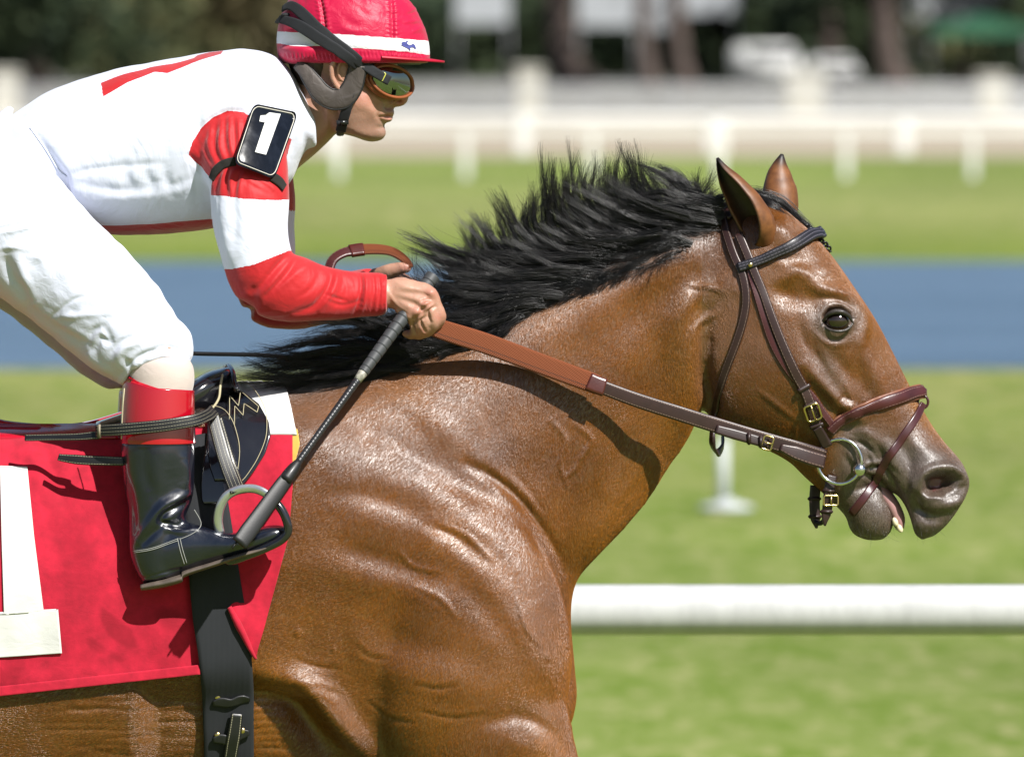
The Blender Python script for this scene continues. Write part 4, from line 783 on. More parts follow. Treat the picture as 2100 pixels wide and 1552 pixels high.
# cheek buckle and keepers
for f_ in (.80, .885, .985):
    i = int(f_*59); c = CH_P[i]+CH_N[i]*4*S; t = CH_P[min(i+1, 59)]-CH_P[i-1]; t /= np.linalg.norm(t); ribbon('keeper', np.array([c-t*4*S, c, c+t*4*S]), np.tile(CH_N[i], (3, 1)), 29, 6, brownp, Bd)
i = int(.93*59); t = CH_P[i+2]-CH_P[i-2]; buckle(CH_P[i]+CH_N[i]*10*S, t, 34, 30, 2.6, brass, Bd, CH_N[i])
P, N = surf_path([(1674, 872), (1686, 892), (1697, 912)], n=14, lift=9); ribbon('bit_loop', P, N, [20, 21, 22], 7, brownp, Bd)
db = dep(1745, 945)+9
bit = empty('ring_bit', tuple(W(1722, 946, db))); tag(bit, 'round steel ring bit with ball end at the corner of the horse mouth', 'bit')
mesh('ring', *tube([W(1722+45*math.cos(a), 946+46*math.sin(a), db+6*math.cos(a)) for a in np.linspace(0, 2*math.pi, 41)], 3.6*S, None, None, m=12, cyc=True), steel, bit)
mesh('ball_end', *ball(1763, 963, db+2, 14, 14, 12), steel, bit); mesh('mouthpiece', *tube([W(1763, 963, db), W(1778, 962, db-30), W(1788, 965, 20), W(1788, 965, -40)], 6*S, None, None, n=3), steel, bit)
# teeth and inside of the lips
ivory = simple('tooth', (.85, .75, .5), .3, nscale=40, namt=.2); pinkm = simple('inner_lip', (.5, .27, .26), .25, nscale=12, namt=.3); 
mesh('inner_lip', *limb([(1800, 1000, 0, 16, 30), (1824, 1030, 0, 17, 36), (1840, 1062, 0, 16, 34), (1846, 1084, 0, 9, 26)], m=20), pinkm, horse)
for x, y, d, a in [(1836, 1070, 36, .35), (1845, 1083, 28, .45), (1843, 1080, 12, .3), (1843, 1080, -6, .3), (1840, 1078, -24, .3)]: mesh('tooth', *ball(x, y, d, 6, 10, 6, 12, 8, a), ivory, horse)
# ---------------- saddle cloth, pads, saddle, girth
def fabric(name, col, rough=.8, sheen=.2, weave=900, wst=.2, var=.12, spec=.25, nsc=7):
    col = dimc(col); m = Mat(name, col, rough, spec); v = m.coord(); n = m.noise(v, nsc, 4, .6); m.color(m.ramp(n, [(.3, tuple(c*(1-var) for c in col)), (.7, tuple(min(1, c*(1+var)) for c in col))]))
    m.set('Sheen Weight', sheen if max(col) > .1 else .04); b = m.bump(m.noise(v, weave, 2), wst, .0006); m.bump(m.noise(m.coord(scale=(1, 1, 1.6)), 26, 3, .5, 1.), .25, .004, b); return m
def patch(name, rows, mat, parent, lift=5, nu=60, nv=60, bvh=None, wr=None, thick=2, soft=3, depthf=None, mirror=False, sub=0):
    """rows: (y, xleft, xright [, slant]) cloth panel laid on the horse; wr(x, y) -> extra lift in px"""
    R = np.array([tuple(r)+(0,)*(4-len(r)) for r in rows], float); ys = np.linspace(R[0, 0], R[-1, 0], nv)
    xl = np.interp(ys, R[:, 0], R[:, 1]); xr = np.interp(ys, R[:, 0], R[:, 2]); sl = np.interp(ys, R[:, 0], R[:, 3]) if R.shape[1] > 3 else ys*0
    u = np.linspace(0, 1, nu); X = xl[:, None]+(xr-xl)[:, None]*u; Y = ys[:, None]+sl[:, None]*u
    Dm = np.full(X.shape, np.nan)
    for i in range(nv):
        for j in range(nu):
            if depthf is not None: Dm[i, j] = depthf(X[i, j], Y[i, j]); continue
            h, n = cast(X[i, j], Y[i, j], bvh)
            if h is not None: Dm[i, j] = -h[1]/S
    bad = np.isnan(Dm)
    if bad.all(): return None
    if bad.any():
        ii, jj = np.where(~bad)
        for a, b in zip(*np.where(bad)):
            k = np.argmin((ii-a)**2+(jj-b)**2); Dm[a, b] = Dm[ii[k], jj[k]]-.4*math.hypot(ii[k]-a, jj[k]-b)
    for _ in range(soft):
        Q = np.pad(Dm, 1, 'edge'); Dm = np.maximum(Dm-1.5, (Q[1:-1, 1:-1]*2+Q[:-2, 1:-1]+Q[2:, 1:-1]+Q[1:-1, :-2]+Q[1:-1, 2:])/6)
    Dm = Dm+lift+(wr(X, Y) if wr else 0)
    V = W(X, Y, Dm).reshape(-1, 3); F = [(i*nu+j, (i+1)*nu+j, (i+1)*nu+j+1, i*nu+j+1) for i in range(nv-1) for j in range(nu-1)]
    uv = np.stack([X, Y], -1).reshape(-1, 2)/100
    if mirror:
        n = len(V); V2 = V.copy(); V2[:, 1] *= -1; V = np.vstack([V, V2]); F += [tuple(n+i for i in q[::-1]) for q in F]; F += [(j+1, j, n+j, n+j+1) for j in range(nu-1)]; uv = np.vstack([uv, uv])
    return mesh(name, V, F, mat, parent, uv=uv, solid=thick*S, sub=sub)
cl = fabric('red_cloth', (.52, .010, .035), .85, .1, 700, .3, .22, nsc=38)
# damp patches with an outline of their own
dmp = cl.attr('damp').outputs['Fac']; bs_ = cl.b.inputs['Base Color'].links[0].from_socket; cl.color(cl.mix(cl.math('MULTIPLY', dmp, .8), bs_, (.2, .002, .011)))
red = cl.m
clotho = empty('saddle_cloth', tuple(WS(100, 1100, 240))); tag(clotho, 'bright red saddle cloth with a white number one under the jockey boot', 'saddle cloth')
def cloth_wr(X, Y):
    w_ = wav(X, Y, 160, 210, 31, 2)*6+wav(X+.5*Y, Y, 60, 90, 32, 2)*3.6+wav(X-.3*Y, Y, 26, 40, 33, 2)*.8
    w_ = w_+7*np.exp(-((X-(55+.3*(Y-900)))/16.)**2)*np.exp(-((Y-930)/50.)**2)-6*np.exp(-((X-(85+.35*(Y-900)))/14)**2)*np.exp(-((Y-960)/70.)**2)
    w_ = w_+4*np.exp(-((Y-(1395))/26.)**2)*(.5+.5*np.sin(X/75.))
    w_ = w_-5*np.exp(-((X-400)/22)**2)+4*np.exp(-((X-200)/30)**2)*np.exp(-((Y-1080)/120)**2)
    return w_
patch('cloth_panel', [(874, -620, 440), (1000, -620, 436), (1200, -620, 440), (1424, -620, 425, 0)][:0]+[(876, -620, 440, 0), (1100, -620, 440, -8), (1330, -620, 432, -58), (1492, -620, 416, -112)], red, clotho, lift=7, nu=190, nv=110, wr=cloth_wr, mirror=True, thick=3)
pn = bpy.data.objects['cloth_panel'].data; pv, _ = fetch(pn); ppx, ppy = proj(pv); Dp = Field(-100, 900, 460, 1450, 2)
Dp.poly([(205, 1240), (240, 1268), (270, 1290), (282, 1325), (262, 1330), (225, 1305), (205, 1270)], 4, .8, 'max'); Dp.blob(350, 1270, 34, 20, .8, .5, 6, 'max'); Dp.blob(195, 1322, 22, 9, .7, .6, 6, 'max'); Dp.blob(238, 1348, 16, 6, .6, .3, 6, 'max'); Dp.stroke([(100, 930), (150, 1060), (160, 1200), (180, 1280)], 26, .4, 'max'); Dp.stroke([(130, 1000), (240, 1080)], 20, .3, 'max'); Dp.stroke([(0, 1385), (60, 1370)], 9, .5, 'max')
attr(pn, 'damp', Dp.at(ppx, ppy))
for yo in (9,):
    hx_ = np.linspace(-300, 410, 120); hy_ = np.interp(hx_, [-620, 416], [1492, 1380])-yo; q_ = [cast(x, y)[0] for x, y in zip(hx_, hy_)]; q_ = [p+np.array((0, -(15+.5*(i_ % 2))*S, 0)) for i_, p in enumerate(q_) if p is not None]
ribbon('hem', resamp(np.array(q_), 120), np.tile((0, -1, 0), (120, 1)), 20, 2.2, red, clotho) if yo == 9 else None
hem = resamp(np.array([(-600, 1428), (0, 1409), (150, 1392), (300, 1380), (410, 1368)]), 60); 
def wrB(X, Y):
    return 4+wav(X, Y, 40, 90, 35, 2)*2+10*np.exp(-((X-485)/20.)**2)*np.exp(-((Y-1265)/34.)**2)+np.clip((Y-1230)/100, 0, 1)*8
patch('cloth_front', [(868, 420, 600), (1000, 430, 600), (1100, 436, 592), (1190, 448, 568), (1245, 466, 553), (1290, 486, 541), (1330, 510, 529), (1347, 521, 526)], red, clotho, lift=8, nu=50, nv=70, wr=wrB, thick=3)
q, nq = surf_path([(468, 1243), (486, 1278), (502, 1308), (516, 1335), (524, 1347)], n=24, lift=26); mesh('cloth_hem', *tube(q, [5*S, 8*S, 6*S, 3*S], None, None, m=8), red, clotho)
def number_wr(X, Y): return cloth_wr(X, Y)+wav(X, Y, 30, 50, 40, 2)*.8
wht = fabric('white_twill', (.78, .77, .74), .8, .1, 600, .2, .04).m
patch('number_one', [(955, 0, 56, 2), (1100, 3, 70), (1260, 8, 90, -4), (1262, -150, 119, -14), (1357, -140, 127, -18)], wht, clotho, lift=12, nu=60, nv=202, wr=number_wr, thick=2.2)
# rolled edge along the back
edge = resamp(cr([tuple(WS(x, y, 0)) for x, y in [(-620, 850), (-300, 862), (-60, 862), (20, 874), (100, 880), (170, 876), (230, 860), (260, 850)]], 6), 60)
slick = Mat('slick_red', (.38, .005, .02), .22, .6); patch('cloth_roll', [(870, -620, 250, 0), (884, -620, 245, 0), (900, -620, 245, 0)], slick.m, clotho, lift=10, nu=80, nv=8, wr=lambda X, Y: 8*np.sin(np.clip((Y-868)/34, 0, 1)*math.pi), thick=4)
mesh('cloth_edge', *tube(edge, 9*S, None, None, m=14), slick.m, clotho)
mesh('pad_edge', *tube(edge+np.array((0, .02, 5*S)), 5*S, None, None, m=10), simple('lilac_piping', (.45, .42, .6), .35), clotho)
pd = empty('saddle_pad', tuple(WS(550, 830, 120))); tag(pd, 'white felt pad showing in front of the black saddle flap', 'pad')
patch('pad', [(786, 470, 575), (800, 470, 588), (840, 480, 598), (870, 490, 604), (892, 500, 609)], wht, pd, lift=12, nu=26, nv=24, thick=7, mirror=True, wr=lambda X, Y: wav(X, Y, 50, 50, 44, 1))
yel = fabric('yellow_cloth', (.7, .42, .08)).m; patch('yellow_trim', [(880, 580, 610), (910, 585, 615), (945, 592, 606), (962, 596, 600)], yel, pd, lift=9, nu=10, nv=16, thick=3)
# girth over the cloth
girth = empty('girth', tuple(WS(450, 1350, 250))); tag(girth, 'wide black webbing girth over the red cloth behind the boot', 'girth')
gw = fabric('black_webbing', (.022, .024, .028), .75, .3, 500, .5, .2); wv = gw.N('TexWave', bands_direction='X'); gc = gw.coord(scale=(1, 1, 1)); gw.L(gc, wv.inputs[0]); wv.inputs['Scale'].default_value = 160; gw.bump(wv.outputs[0], .35, .0006)
gp, gn = surf_path([(412, 900), (420, 1000), (432, 1120), (443, 1220), (456, 1310), (465, 1400), (467, 1480), (468, 1560), (466, 1640)], n=90, lift=15, sm=8)
gpx, gpy = proj(gp); ribbon('webbing', gp, gn, [70, 88, 100, 110, 106, 102, 102], 5, gw.m, girth)
def on(px_, py_, lift, bvh=None): h, n = cast(px_, py_, bvh); return h+n*lift*S, n
for y in (1424, 1502):
    pts = [on(x, y_, 24+(3 if x in (470,) else 0)) for x, y_ in [(434, y+5), (450, y+3), (470, y+5), (490, y-3), (508, y-8)]]
    PP = resamp(cr([p[0] for p in pts], 6), 20); NN = resamp([p[1] for p in pts], 20); ribbon('keeper_strap', PP, NN, [10, 20, 21, 18, 21, 20, 10], 4, blackp, girth)
    for x, y_ in [(446, y+4), (497, y-5)]: c, n = on(x, y_, 27); mesh('rivet', *ball(x, y_, -c[1]/S, 6.5, 6.5, 3.5, 14, 8), brass, girth)
pts = [on(x, y, l) for x, y, l in [(482, 1456, 26), (478, 1490, 30), (473, 1520, 28), (468, 1560, 24), (466, 1620, 22)]]; PP = resamp(cr([p[0] for p in pts], 6), 30); NN = resamp([p[1] for p in pts], 30); ribbon('girth_tongue', PP, NN, [24, 28, 27, 26, 26], 5, blackl, girth, stitchlen=.004)
# saddle
saddle = empty('saddle', tuple(WS(430, 850, 120))); tag(saddle, 'small glossy black racing saddle with pale stitching', 'saddle')
glb = Mat('gloss_black', (.009, .009, .012), .12, .5, Coat_Weight=.8, Coat_Roughness=.05); gn_ = glb.noise(glb.coord(), 30, 3); glb.bump(gn_, .15, .002); glb.L(glb.math('MULTIPLY_ADD', gn_, .25, .05), glb.b.inputs['Roughness'])
thread = simple('thread', (.55, .48, .3), .8)
flap = [(792, 452, 482), (806, 444, 500), (830, 438, 531), (865, 430, 551), (895, 424, 555), (930, 420, 544), (965, 414, 522), (990, 412, 502), (1000, 412, 490), (1026, 414, 464), (1034, 420, 446)]
patch('flap', flap, glb.m, saddle, lift=24, nu=34, nv=46, thick=5, soft=8, mirror=False)
P_, N_ = surf_path([(487, 803), (512, 812), (531, 830), (546, 856), (550, 884), (546, 914), (530, 948), (505, 984), (494, 994)], n=70, lift=28, sm=8); mesh('stitching', *tube(P_, .8*S, None, None, m=5), thread, saddle); 
P_, N_ = surf_path([(440, 856), (462, 860), (478, 876), (488, 898), (494, 926), (493, 955), (487, 986)], n=50, lift=32, sm=8)
patch('knee_roll', [(856, 428, 458), (866, 426, 470), (890, 425, 485), (926, 425, 493), (960, 430, 492), (986, 440, 487)], glb.m, saddle, lift=30, nu=20, nv=30, thick=6, soft=8); mesh('stitching', *tube(P_+N_*2*S, .8*S, None, None, m=5), thread, saddle)
zz = [(x*.348, 700+y*.348) for x, y in [(1362, 505), (1366, 388), (1415, 436), (1430, 362), (1532, 436), (1522, 466), (1448, 424), (1440, 482), (1394, 438), (1390, 530)]]
for a, b in zip(zz[:-1], zz[1:]):
    P_, N_ = surf_path([a, b], n=5, lift=28, sm=0); mesh('stitching', *tube(P_, .8*S, None, None, m=5), thread, saddle)
mesh('seat', *loft([(200, 862, 200, 900, 120, 0, .7, .8), (250, 846, 250, 900, 150, 0, .7, .8), (320, 822, 320, 900, 170, 0, .7, .8), (390, 782, 390, 880, 170, 0, .6, .8), (425, 762, 420, 870, 160, 0, .6, .8), (452, 754, 440, 862, 140, 0, .6, .8), (468, 751, 462, 850, 120, 0, .6, .8), (478, 758, 478, 830, 100, 0, .6, .8), (484, 778, 484, 800, 60, 0, .6, 1)], m=40, n=5), glb.m, saddle)
mesh('pommel_piping', *tube(cr([tuple(W(x, y, d)) for x, y, d in [(466, 750, 0), (458, 762, 100), (452, 790, 146), (448, 818, 160), (430, 842, 172), (402, 856, 180)]], 6), 2.6*S, None, None, m=6), thread, saddle)
mesh('pommel_strap', *tube(cr([tuple(W(x, y, d)) for x, y, d in [(462, 753, -30), (470, 752, 20), (477, 764, 90), (480, 782, 130), (486, 800, 158)]], 6), 6*S, None, None, m=8), glb.m, saddle)
mesh('neck_strap', *tube(cr([tuple(W(x, y, d)) for x, y, d in [(395, 725, -150), (440, 726, -140), (500, 727, -120), (560, 730, -100), (640, 740, -60)]], 6), 4.4*S, None, None, m=8), blackp, saddle)
# ---------------- jockey
jk = empty('person', tuple(WS(300, 500, 0))); tag(jk, 'jockey in red and white silks crouched over the horse neck', 'person')
skin = Mat('skin', (.5, .28, .2), .45, .4, Subsurface_Weight=.12, Subsurface_Scale=.008); sn = skin.noise(skin.coord(), 22, 5, .6)
sc_ = skin.ramp(sn, [(.3, (.3, .15, .10)), (.7, (.4, .225, .16))]); sc_ = skin.mix(skin.attr('beard').outputs['Fac'], sc_, (.23, .135, .10)); sc_ = skin.mix(skin.attr('flush').outputs['Fac'], sc_, (.4, .12, .095)); skin.color(sc_); sb0 = skin.bump(skin.noise(skin.coord(), 90, 4, .6), .3, .0022); skin.bump(skin.noise(skin.coord(), 420, 3), .3, .0009, sb0)
skin.b.inputs['Subsurface Radius'].default_value = (1, .3, .15)
B = []
B.append(loft([(760, -20, 660, -20, 40, 0), (805, 20, 610, 20, 78, 0, 1.1, .9), (820, 70, 598, 60, 92, 0, 1.1, .9), (820, 110, 596, 100, 94, 0, 1.1, .9), (813, 135, 600, 130, 92, 0, 1.1, .88), (806, 152, 606, 152, 90, 0, 1.1, .88), (806, 172, 616, 175, 86, 0, 1.12, .85), (806, 195, 630, 200, 82, 0, 1.12, .85), (802, 214, 640, 222, 80, 0, 1.12, .84), (804, 226, 648, 234, 77, 0, 1.12, .84), (801, 238, 655, 246, 74, 0, 1.12, .84), (793, 247, 664, 256, 70, 0, 1.1, .84), (786, 258, 676, 266, 66, 0, 1.1, .84), (787, 272, 694, 273, 58, 0, 1.1, .84), (782, 284, 712, 277, 46, 0, 1.1, .86), (768, 291, 730, 282, 28, 0, 1, .9), (758, 291, 745, 288, 10, 0, 1, 1)], m=48, n=5))
B.append(limb([(806, 140, 0, 10, 14), (815, 164, 0, 12, 15), (823, 186, 0, 13, 18), (824, 203, 0, 13.5, 23), (810, 212, 0, 10, 20)], m=20)); B.append(ball(808, 211, 0, 12, 7, 24))
B.append(ball(799, 231, 0, 11, 6.5, 30)); B.append(ball(796, 245, 0, 10, 6.5, 27)); B.append(ball(774, 272, 0, 18, 18, 30))
B.append(limb([(655, 130, 0, 56, 60), (668, 190, 0, 60, 62), (652, 228, 0, 58, 62), (612, 265, 0, 62, 70), (560, 290, 0, 80, 100)], m=28))
B.append(loft([(-260, 400, -200, 640, 120, 0), (-100, 310, -60, 560, 160, 0), (30, 250, 90, 430, 150, 0), (120, 195, 190, 445, 165, 0), (230, 160, 270, 455, 178, 0), (340, 137, 360, 448, 185, 0), (440, 122, 450, 430, 190, 0), (510, 120, 530, 380, 185, 0), (570, 140, 585, 350, 140, 0), (610, 190, 600, 320, 90, 0)], m=36, n=4))
def arm(s, dx=0, dy=0, wr_=(790, 603, 187)):
    u = [(480, 260, 150, 55, 50), (500, 330, 190, 60, 54), (512, 430, 222, 54, 50), (530, 520, 234, 42, 40), (545, 575, 236, 36, 36), (556, 588, 232, 28, 28)]
    f_ = [(552, 590, 236, 34, 34), (600, 596, 228, 40, 38), (680, 602, 212, 38, 36), (750, 603, 196, 31, 30), wr_+(28, 25)]
    if s < 0: u = [(a+dx, b+dy, -c, d, e_) for a, b, c, d, e_ in u]; f_ = [(a+dx, b+dy, -c, d, e_) for a, b, c, d, e_ in f_[:-1]]+[f_[-1]]
    return [limb(u, m=22), limb(f_, m=22)]
B += arm(1); B += arm(-1, 14, 26, (772, 575, -40))
# near hand: palm, four fingers closed on the rein, thumb
B.append(limb([(775, 602, 188, 28, 25), (798, 602, 188, 30, 21), (822, 604, 191, 35, 20), (846, 612, 193, 38, 20), (864, 622, 192, 36, 22), (874, 630, 188, 22, 18)], m=24))
def fing(rows): B.append(limb(rows, m=16, n=6))
fing([(846, 592, 194, 14, 14), (868, 592, 198, 14, 14), (886, 604, 200, 13.5, 13.5), (895, 625, 200, 12, 12), (904, 650, 196, 12.5, 12.5), (893, 668, 176, 11, 11), (870, 662, 160, 10, 10)])
fing([(838, 610, 200, 14, 14), (858, 614, 204, 14, 14), (875, 626, 208, 14.5, 14), (884, 643, 207, 12.5, 12), (889, 664, 200, 12.5, 12), (876, 682, 178, 11, 11), (856, 674, 162, 10, 10)])
fing([(826, 624, 200, 13, 13), (842, 630, 204, 14, 14), (857, 641, 206, 14, 13), (866, 657, 204, 12, 12), (870, 674, 196, 12, 12), (860, 688, 176, 10.5, 10.5), (842, 680, 162, 9, 9)])
fing([(815, 632, 196, 12, 12), (828, 638, 200, 12, 12), (840, 648, 200, 12, 12), (848, 662, 197, 10.5, 10.5), (851, 676, 190, 10.5, 10.5), (842, 688, 174, 9, 9), (828, 682, 162, 8, 8)])
fing([(800, 590, 172, 17, 16), (824, 582, 158, 15, 14), (850, 590, 148, 13, 12), (872, 606, 144, 12, 11), (886, 620, 146, 9, 8)])
# far hand with its thumb along the rein
B.append(limb([(760, 575, -45, 26, 24), (790, 578, -40, 30, 24), (820, 590, -36, 32, 22), (846, 606, -36, 24, 20)], m=20))
fing([(775, 566, -20, 17, 16), (795, 557, 0, 16, 14), (815, 551, 8, 14, 13), (832, 549, 12, 13, 11), (843, 553, 12, 9, 8)])
for k in range(4): fing([(815-k*3, 575+k*12, -50, 12, 12), (848-k*6, 582+k*13, -56, 12.5, 12.5), (864-k*7, 606+k*11, -48, 11.5, 11.5), (852-k*7, 622+k*9, -30, 10.5, 10.5), (834-k*6, 616+k*9, -22, 9.5, 9.5)])
LEG = [(-140, 430, 120, 120, 110), (-50, 440, 165, 132, 108), (70, 512, 200, 106, 92), (160, 580, 225, 98, 84), (235, 645, 245, 88, 78), (300, 705, 262, 70, 66), (325, 750, 275, 58, 56)]
SH = [(322, 715, 270, 58, 58), (326, 800, 282, 60, 56), (322, 900, 288, 60, 54), (320, 1000, 290, 50, 46), (318, 1080, 290, 42, 40), (318, 1140, 292, 42, 38)]
FT = [(300, 1150, 292, 36, 34), (350, 1135, 298, 38, 34), (430, 1122, 304, 16, 22), (500, 1112, 312, 10, 16)]
for s in (1, -1):
    for rows in (LEG, SH, FT): B.append(limb([(a-(0 if s > 0 else 8), b+(0 if s > 0 else 22), s*c, d, e_) for a, b, c, d, e_ in rows], m=24))
bm_ = fuse(B, .0034, 4, .5, split=1); v, e = fetch(bm_); px, py = proj(v)
Fc = Field(560, 60, 940, 720, 1); st = Fc.stroke
st([(782, 240), (796, 240), (808, 239)], 2.2, -5); st([(760, 205), (772, 225), (776, 246)], 5, -3); st([(790, 215), (796, 222), (808, 220)], 3, -4); Fc.blob(818, 210, 4, 3, -6); st([(805, 203), (806, 212), (816, 217)], 3, -3); st([(776, 240), (784, 250), (790, 256)], 3, -2.5)
st([(775, 262), (790, 262)], 3, -2); st([(735, 215), (760, 225), (776, 236)], 9, 2.5); Fc.blob(745, 205, 24, 14, 4); st([(660, 190), (672, 230), (668, 270)], 6, 4); st([(684, 205), (695, 240), (690, 265)], 5, -3); st([(722, 268), (745, 278), (765, 284)], 6, 2)
# hand: knuckles, tendons, creases
for x, y in [(884, 602), (874, 625), (856, 640), (839, 648)]: Fc.blob(x, y, 7, 7, 4)
for P in ([(815, 592), (850, 594), (880, 600)], [(812, 603), (845, 612), (870, 622)], [(808, 614), (835, 628), (852, 638)]): st(P, 4.5, 2.2)
for P in ([(884, 622), (866, 634)], [(866, 640), (852, 652)], [(882, 614), (868, 618)]): st(P+[P[-1]], 2.5, -3)
st([(892, 628), (878, 640), (882, 660)], 2.2, -4); st([(872, 650), (862, 660), (872, 680)], 2.2, -4); st([(852, 658), (846, 668), (852, 684)], 2.2, -4); st([(800, 650), (820, 655), (838, 660)], 3, -2); st([(800, 575), (830, 585), (850, 590)], 6, 2)
st([(796, 600), (815, 625), (840, 640)], 2.5, 1.6)
hn = normals(bm_); near = v[:, 1] < -.0; v = v+hn*(1.5*Fc.at(px, py)*np.clip(np.abs(hn[:, 1])*1.5, 0, 1)*np.where(near | (px > 770), 1, 0)*S)[:, None]
put(bm_, v)
Bf = Field(560, 60, 940, 720, 2); Bf.poly([(700, 200), (740, 235), (775, 250), (800, 248), (796, 300), (700, 290), (690, 230)], 14, .6, 'max'); Bf.stroke([(782, 226), (800, 222)], 6, .5, 'max')
Fl = Field(560, 60, 940, 720, 2); Fl.blob(822, 205, 16, 12, .6, 0, 2, 'max'); Fl.stroke([(785, 240), (808, 238)], 5, .55, 'max'); Fl.blob(745, 200, 22, 16, .3, 0, 2, 'max')
for x, y in [(884, 602), (874, 625), (856, 640), (900, 650), (865, 680), (835, 550)]: Fl.blob(x, y, 9, 9, .4, 0, 2, 'max')
attr(bm_, 'beard', Bf.at(px, py)); attr(bm_, 'flush', Fl.at(px, py)); jb = obj('body', bm_, skin.m, jk)
# ear
ec = [(716, 122, 96), (704, 117, 104), (690, 121, 106), (681, 136, 107), (681, 156, 105), (688, 172, 102), (697, 183, 98), (705, 186, 96), (710, 178, 93)]
mesh('ear', *join([tube(cr([tuple(W(*p)) for p in ec], 5), [4*S, 5*S, 5.5*S, 5.5*S, 5*S, 5.5*S, 7*S, 7*S, 4*S], None, None, m=10), ball(700, 150, 93, 20, 33, 9, 20, 12, -.12), tube(cr([tuple(W(*p)) for p in [(712, 130, 99), (700, 128, 103), (693, 142, 104), (697, 160, 102), (706, 168, 98)]], 5), [2*S, 3.2*S, 3.4*S, 3*S, 2*S], None, None, m=8)]), skin.m, jk)
hairp = simple('brown_hair', (.06, .035, .022), .6, nscale=60, namt=.4, bscale=200, bst=.6, bd=.003)
mesh('hair', *limb([(640, 80, 0, 56, 90), (648, 120, 0, 58, 92), (652, 150, 0, 50, 86), (660, 175, 0, 34, 72)], m=30), hairp, jk)
# ---- silks: torso and sleeves in one garment
C = []
C.append(loft([(-40, 282, 40, 400, 120, 0), (25, 236, 95, 405, 168, 0, .9, .9), (70, 205, 138, 425, 180, 0, .9, .85), (120, 178, 180, 470, 190, 0, .9, .82), (230, 145, 255, 483, 198, 0, .9, .8), (340, 122, 350, 479, 208, 0, .9, .8), (440, 106, 445, 466, 216, 0, .88, .8), (505, 101, 520, 440, 214, 0, .85, .8), (556, 112, 570, 400, 190, 0, .85, .85), (590, 138, 598, 370, 150, 0, .85, .9), (618, 180, 622, 325, 110, 0, .9, .9), (634, 210, 640, 308, 92, 0, 1, .9), (644, 232, 650, 305, 86, 0, 1, .9), (646, 240, 651, 302, 70, 0, 1, .9)], m=56, n=6))
C.append(limb([(455, 262, 130, 60, 50), (480, 285, 172, 88, 62), (500, 330, 196, 90, 68), (510, 380, 212, 82, 70), (513, 440, 224, 79, 70), (520, 500, 232, 72, 66), (532, 550, 236, 70, 62), (550, 592, 236, 64, 58), (556, 620, 234, 40, 40)], m=36))
C.append(limb([(528, 590, 234, 56, 52), (552, 590, 236, 64, 58), (600, 592, 230, 68, 58), (650, 600, 218, 58, 52), (700, 604, 204, 50, 46), (750, 604, 194, 46, 42), (780, 603, 189, 44, 40), (791, 603, 188, 43, 39)], m=32))
fr = lambda rows, dx=16, dy=24: [(a+dx, b+dy, -c, d, e_) for a, b, c, d, e_ in rows]
C.append(limb(fr([(455, 262, 130, 60, 50), (490, 310, 190, 88, 66), (510, 380, 212, 80, 70), (513, 440, 224, 77, 70), (520, 500, 232, 70, 66), (525, 560, 236, 62, 60), (530, 600, 234, 50, 50)]), m=28))
C.append(limb([(530, 608, -234, 50, 50), (560, 618, -236, 56, 54), (610, 622, -220, 54, 50), (680, 612, -150, 48, 44), (750, 590, -70, 40, 38), (766, 584, -52, 38, 36)], m=28))
cm = fuse(C, .0042, 5, .5, split=1); v, e = fetch(cm); px, py = proj(v); hn = normals(cm)
K_ = Field(-100, 60, 860, 720, 2); st = K_.stroke
# armhole seam, gathers of the sleeve, band pinch
st([(388, 318), (402, 280), (430, 248), (465, 230), (500, 232), (540, 250)], 6, -8); st([(388, 318), (410, 345), (435, 370)], 5, -7)
for P in ([(425, 262), (418, 300), (436, 345)], [(445, 248), (440, 300), (452, 335)], [(462, 240), (462, 290), (470, 325)], [(480, 245), (482, 290), (480, 325)], [(500, 250), (498, 290), (492, 320)], [(408, 290), (410, 320), (430, 352)]): st(P, 5, -5); st([(a+9, b) for a, b in P], 4.5, 3.5)
st([(437, 358), (460, 338), (485, 334), (530, 352), (578, 382)], 8, -9)
for P in ([(450, 352), (445, 375), (442, 398)], [(470, 345), (464, 372), (466, 400)], [(492, 350), (484, 375), (480, 402)], [(560, 390), (545, 380), (515, 360)], [(580, 402), (545, 392), (505, 372)]): st(P, 4.5, -5); st([(a+8, b+2) for a, b in P], 4, 3.5)
st([(455, 402), (458, 450), (466, 510), (482, 548)], 8, 3); st([(478, 402), (482, 440), (480, 500)], 7, -3.5); st([(590, 520), (570, 545), (540, 580), (515, 600)], 5, -5); st([(600, 525), (580, 552), (550, 590), (530, 612)], 5, 4.5)
st([(612, 528), (585, 568), (545, 605)], 4.5, -4.5); st([(640, 538), (600, 566), (560, 596)], 6, 3.5); st([(505, 590), (520, 600), (518, 640)], 8, -4)
st([(675, 548), (680, 570), (668, 600), (640, 630), (590, 645)], 4.5, -6); st([(684, 548), (690, 572), (680, 602), (655, 632)], 5, 4.5); st([(735, 548), (742, 580), (738, 620), (725, 650)], 3.5, -7); st([(742, 548), (750, 580), (746, 620), (735, 652)], 4, 5)
st([(762, 550), (768, 590), (762, 645)], 2.5, -4.5); st([(776, 556), (780, 600), (774, 646)], 2.2, -4); st([(670, 605), (690, 612), (712, 618)], 2.5, -4); st([(665, 612), (700, 626), (740, 618)], 3, -3); st([(560, 640), (620, 648), (700, 645)], 9, 3)
for P in ([(700, 560), (712, 590), (705, 615)], [(655, 560), (640, 590), (612, 610)], [(715, 560), (728, 575), (730, 600)]): st(P, 4, -2.5)
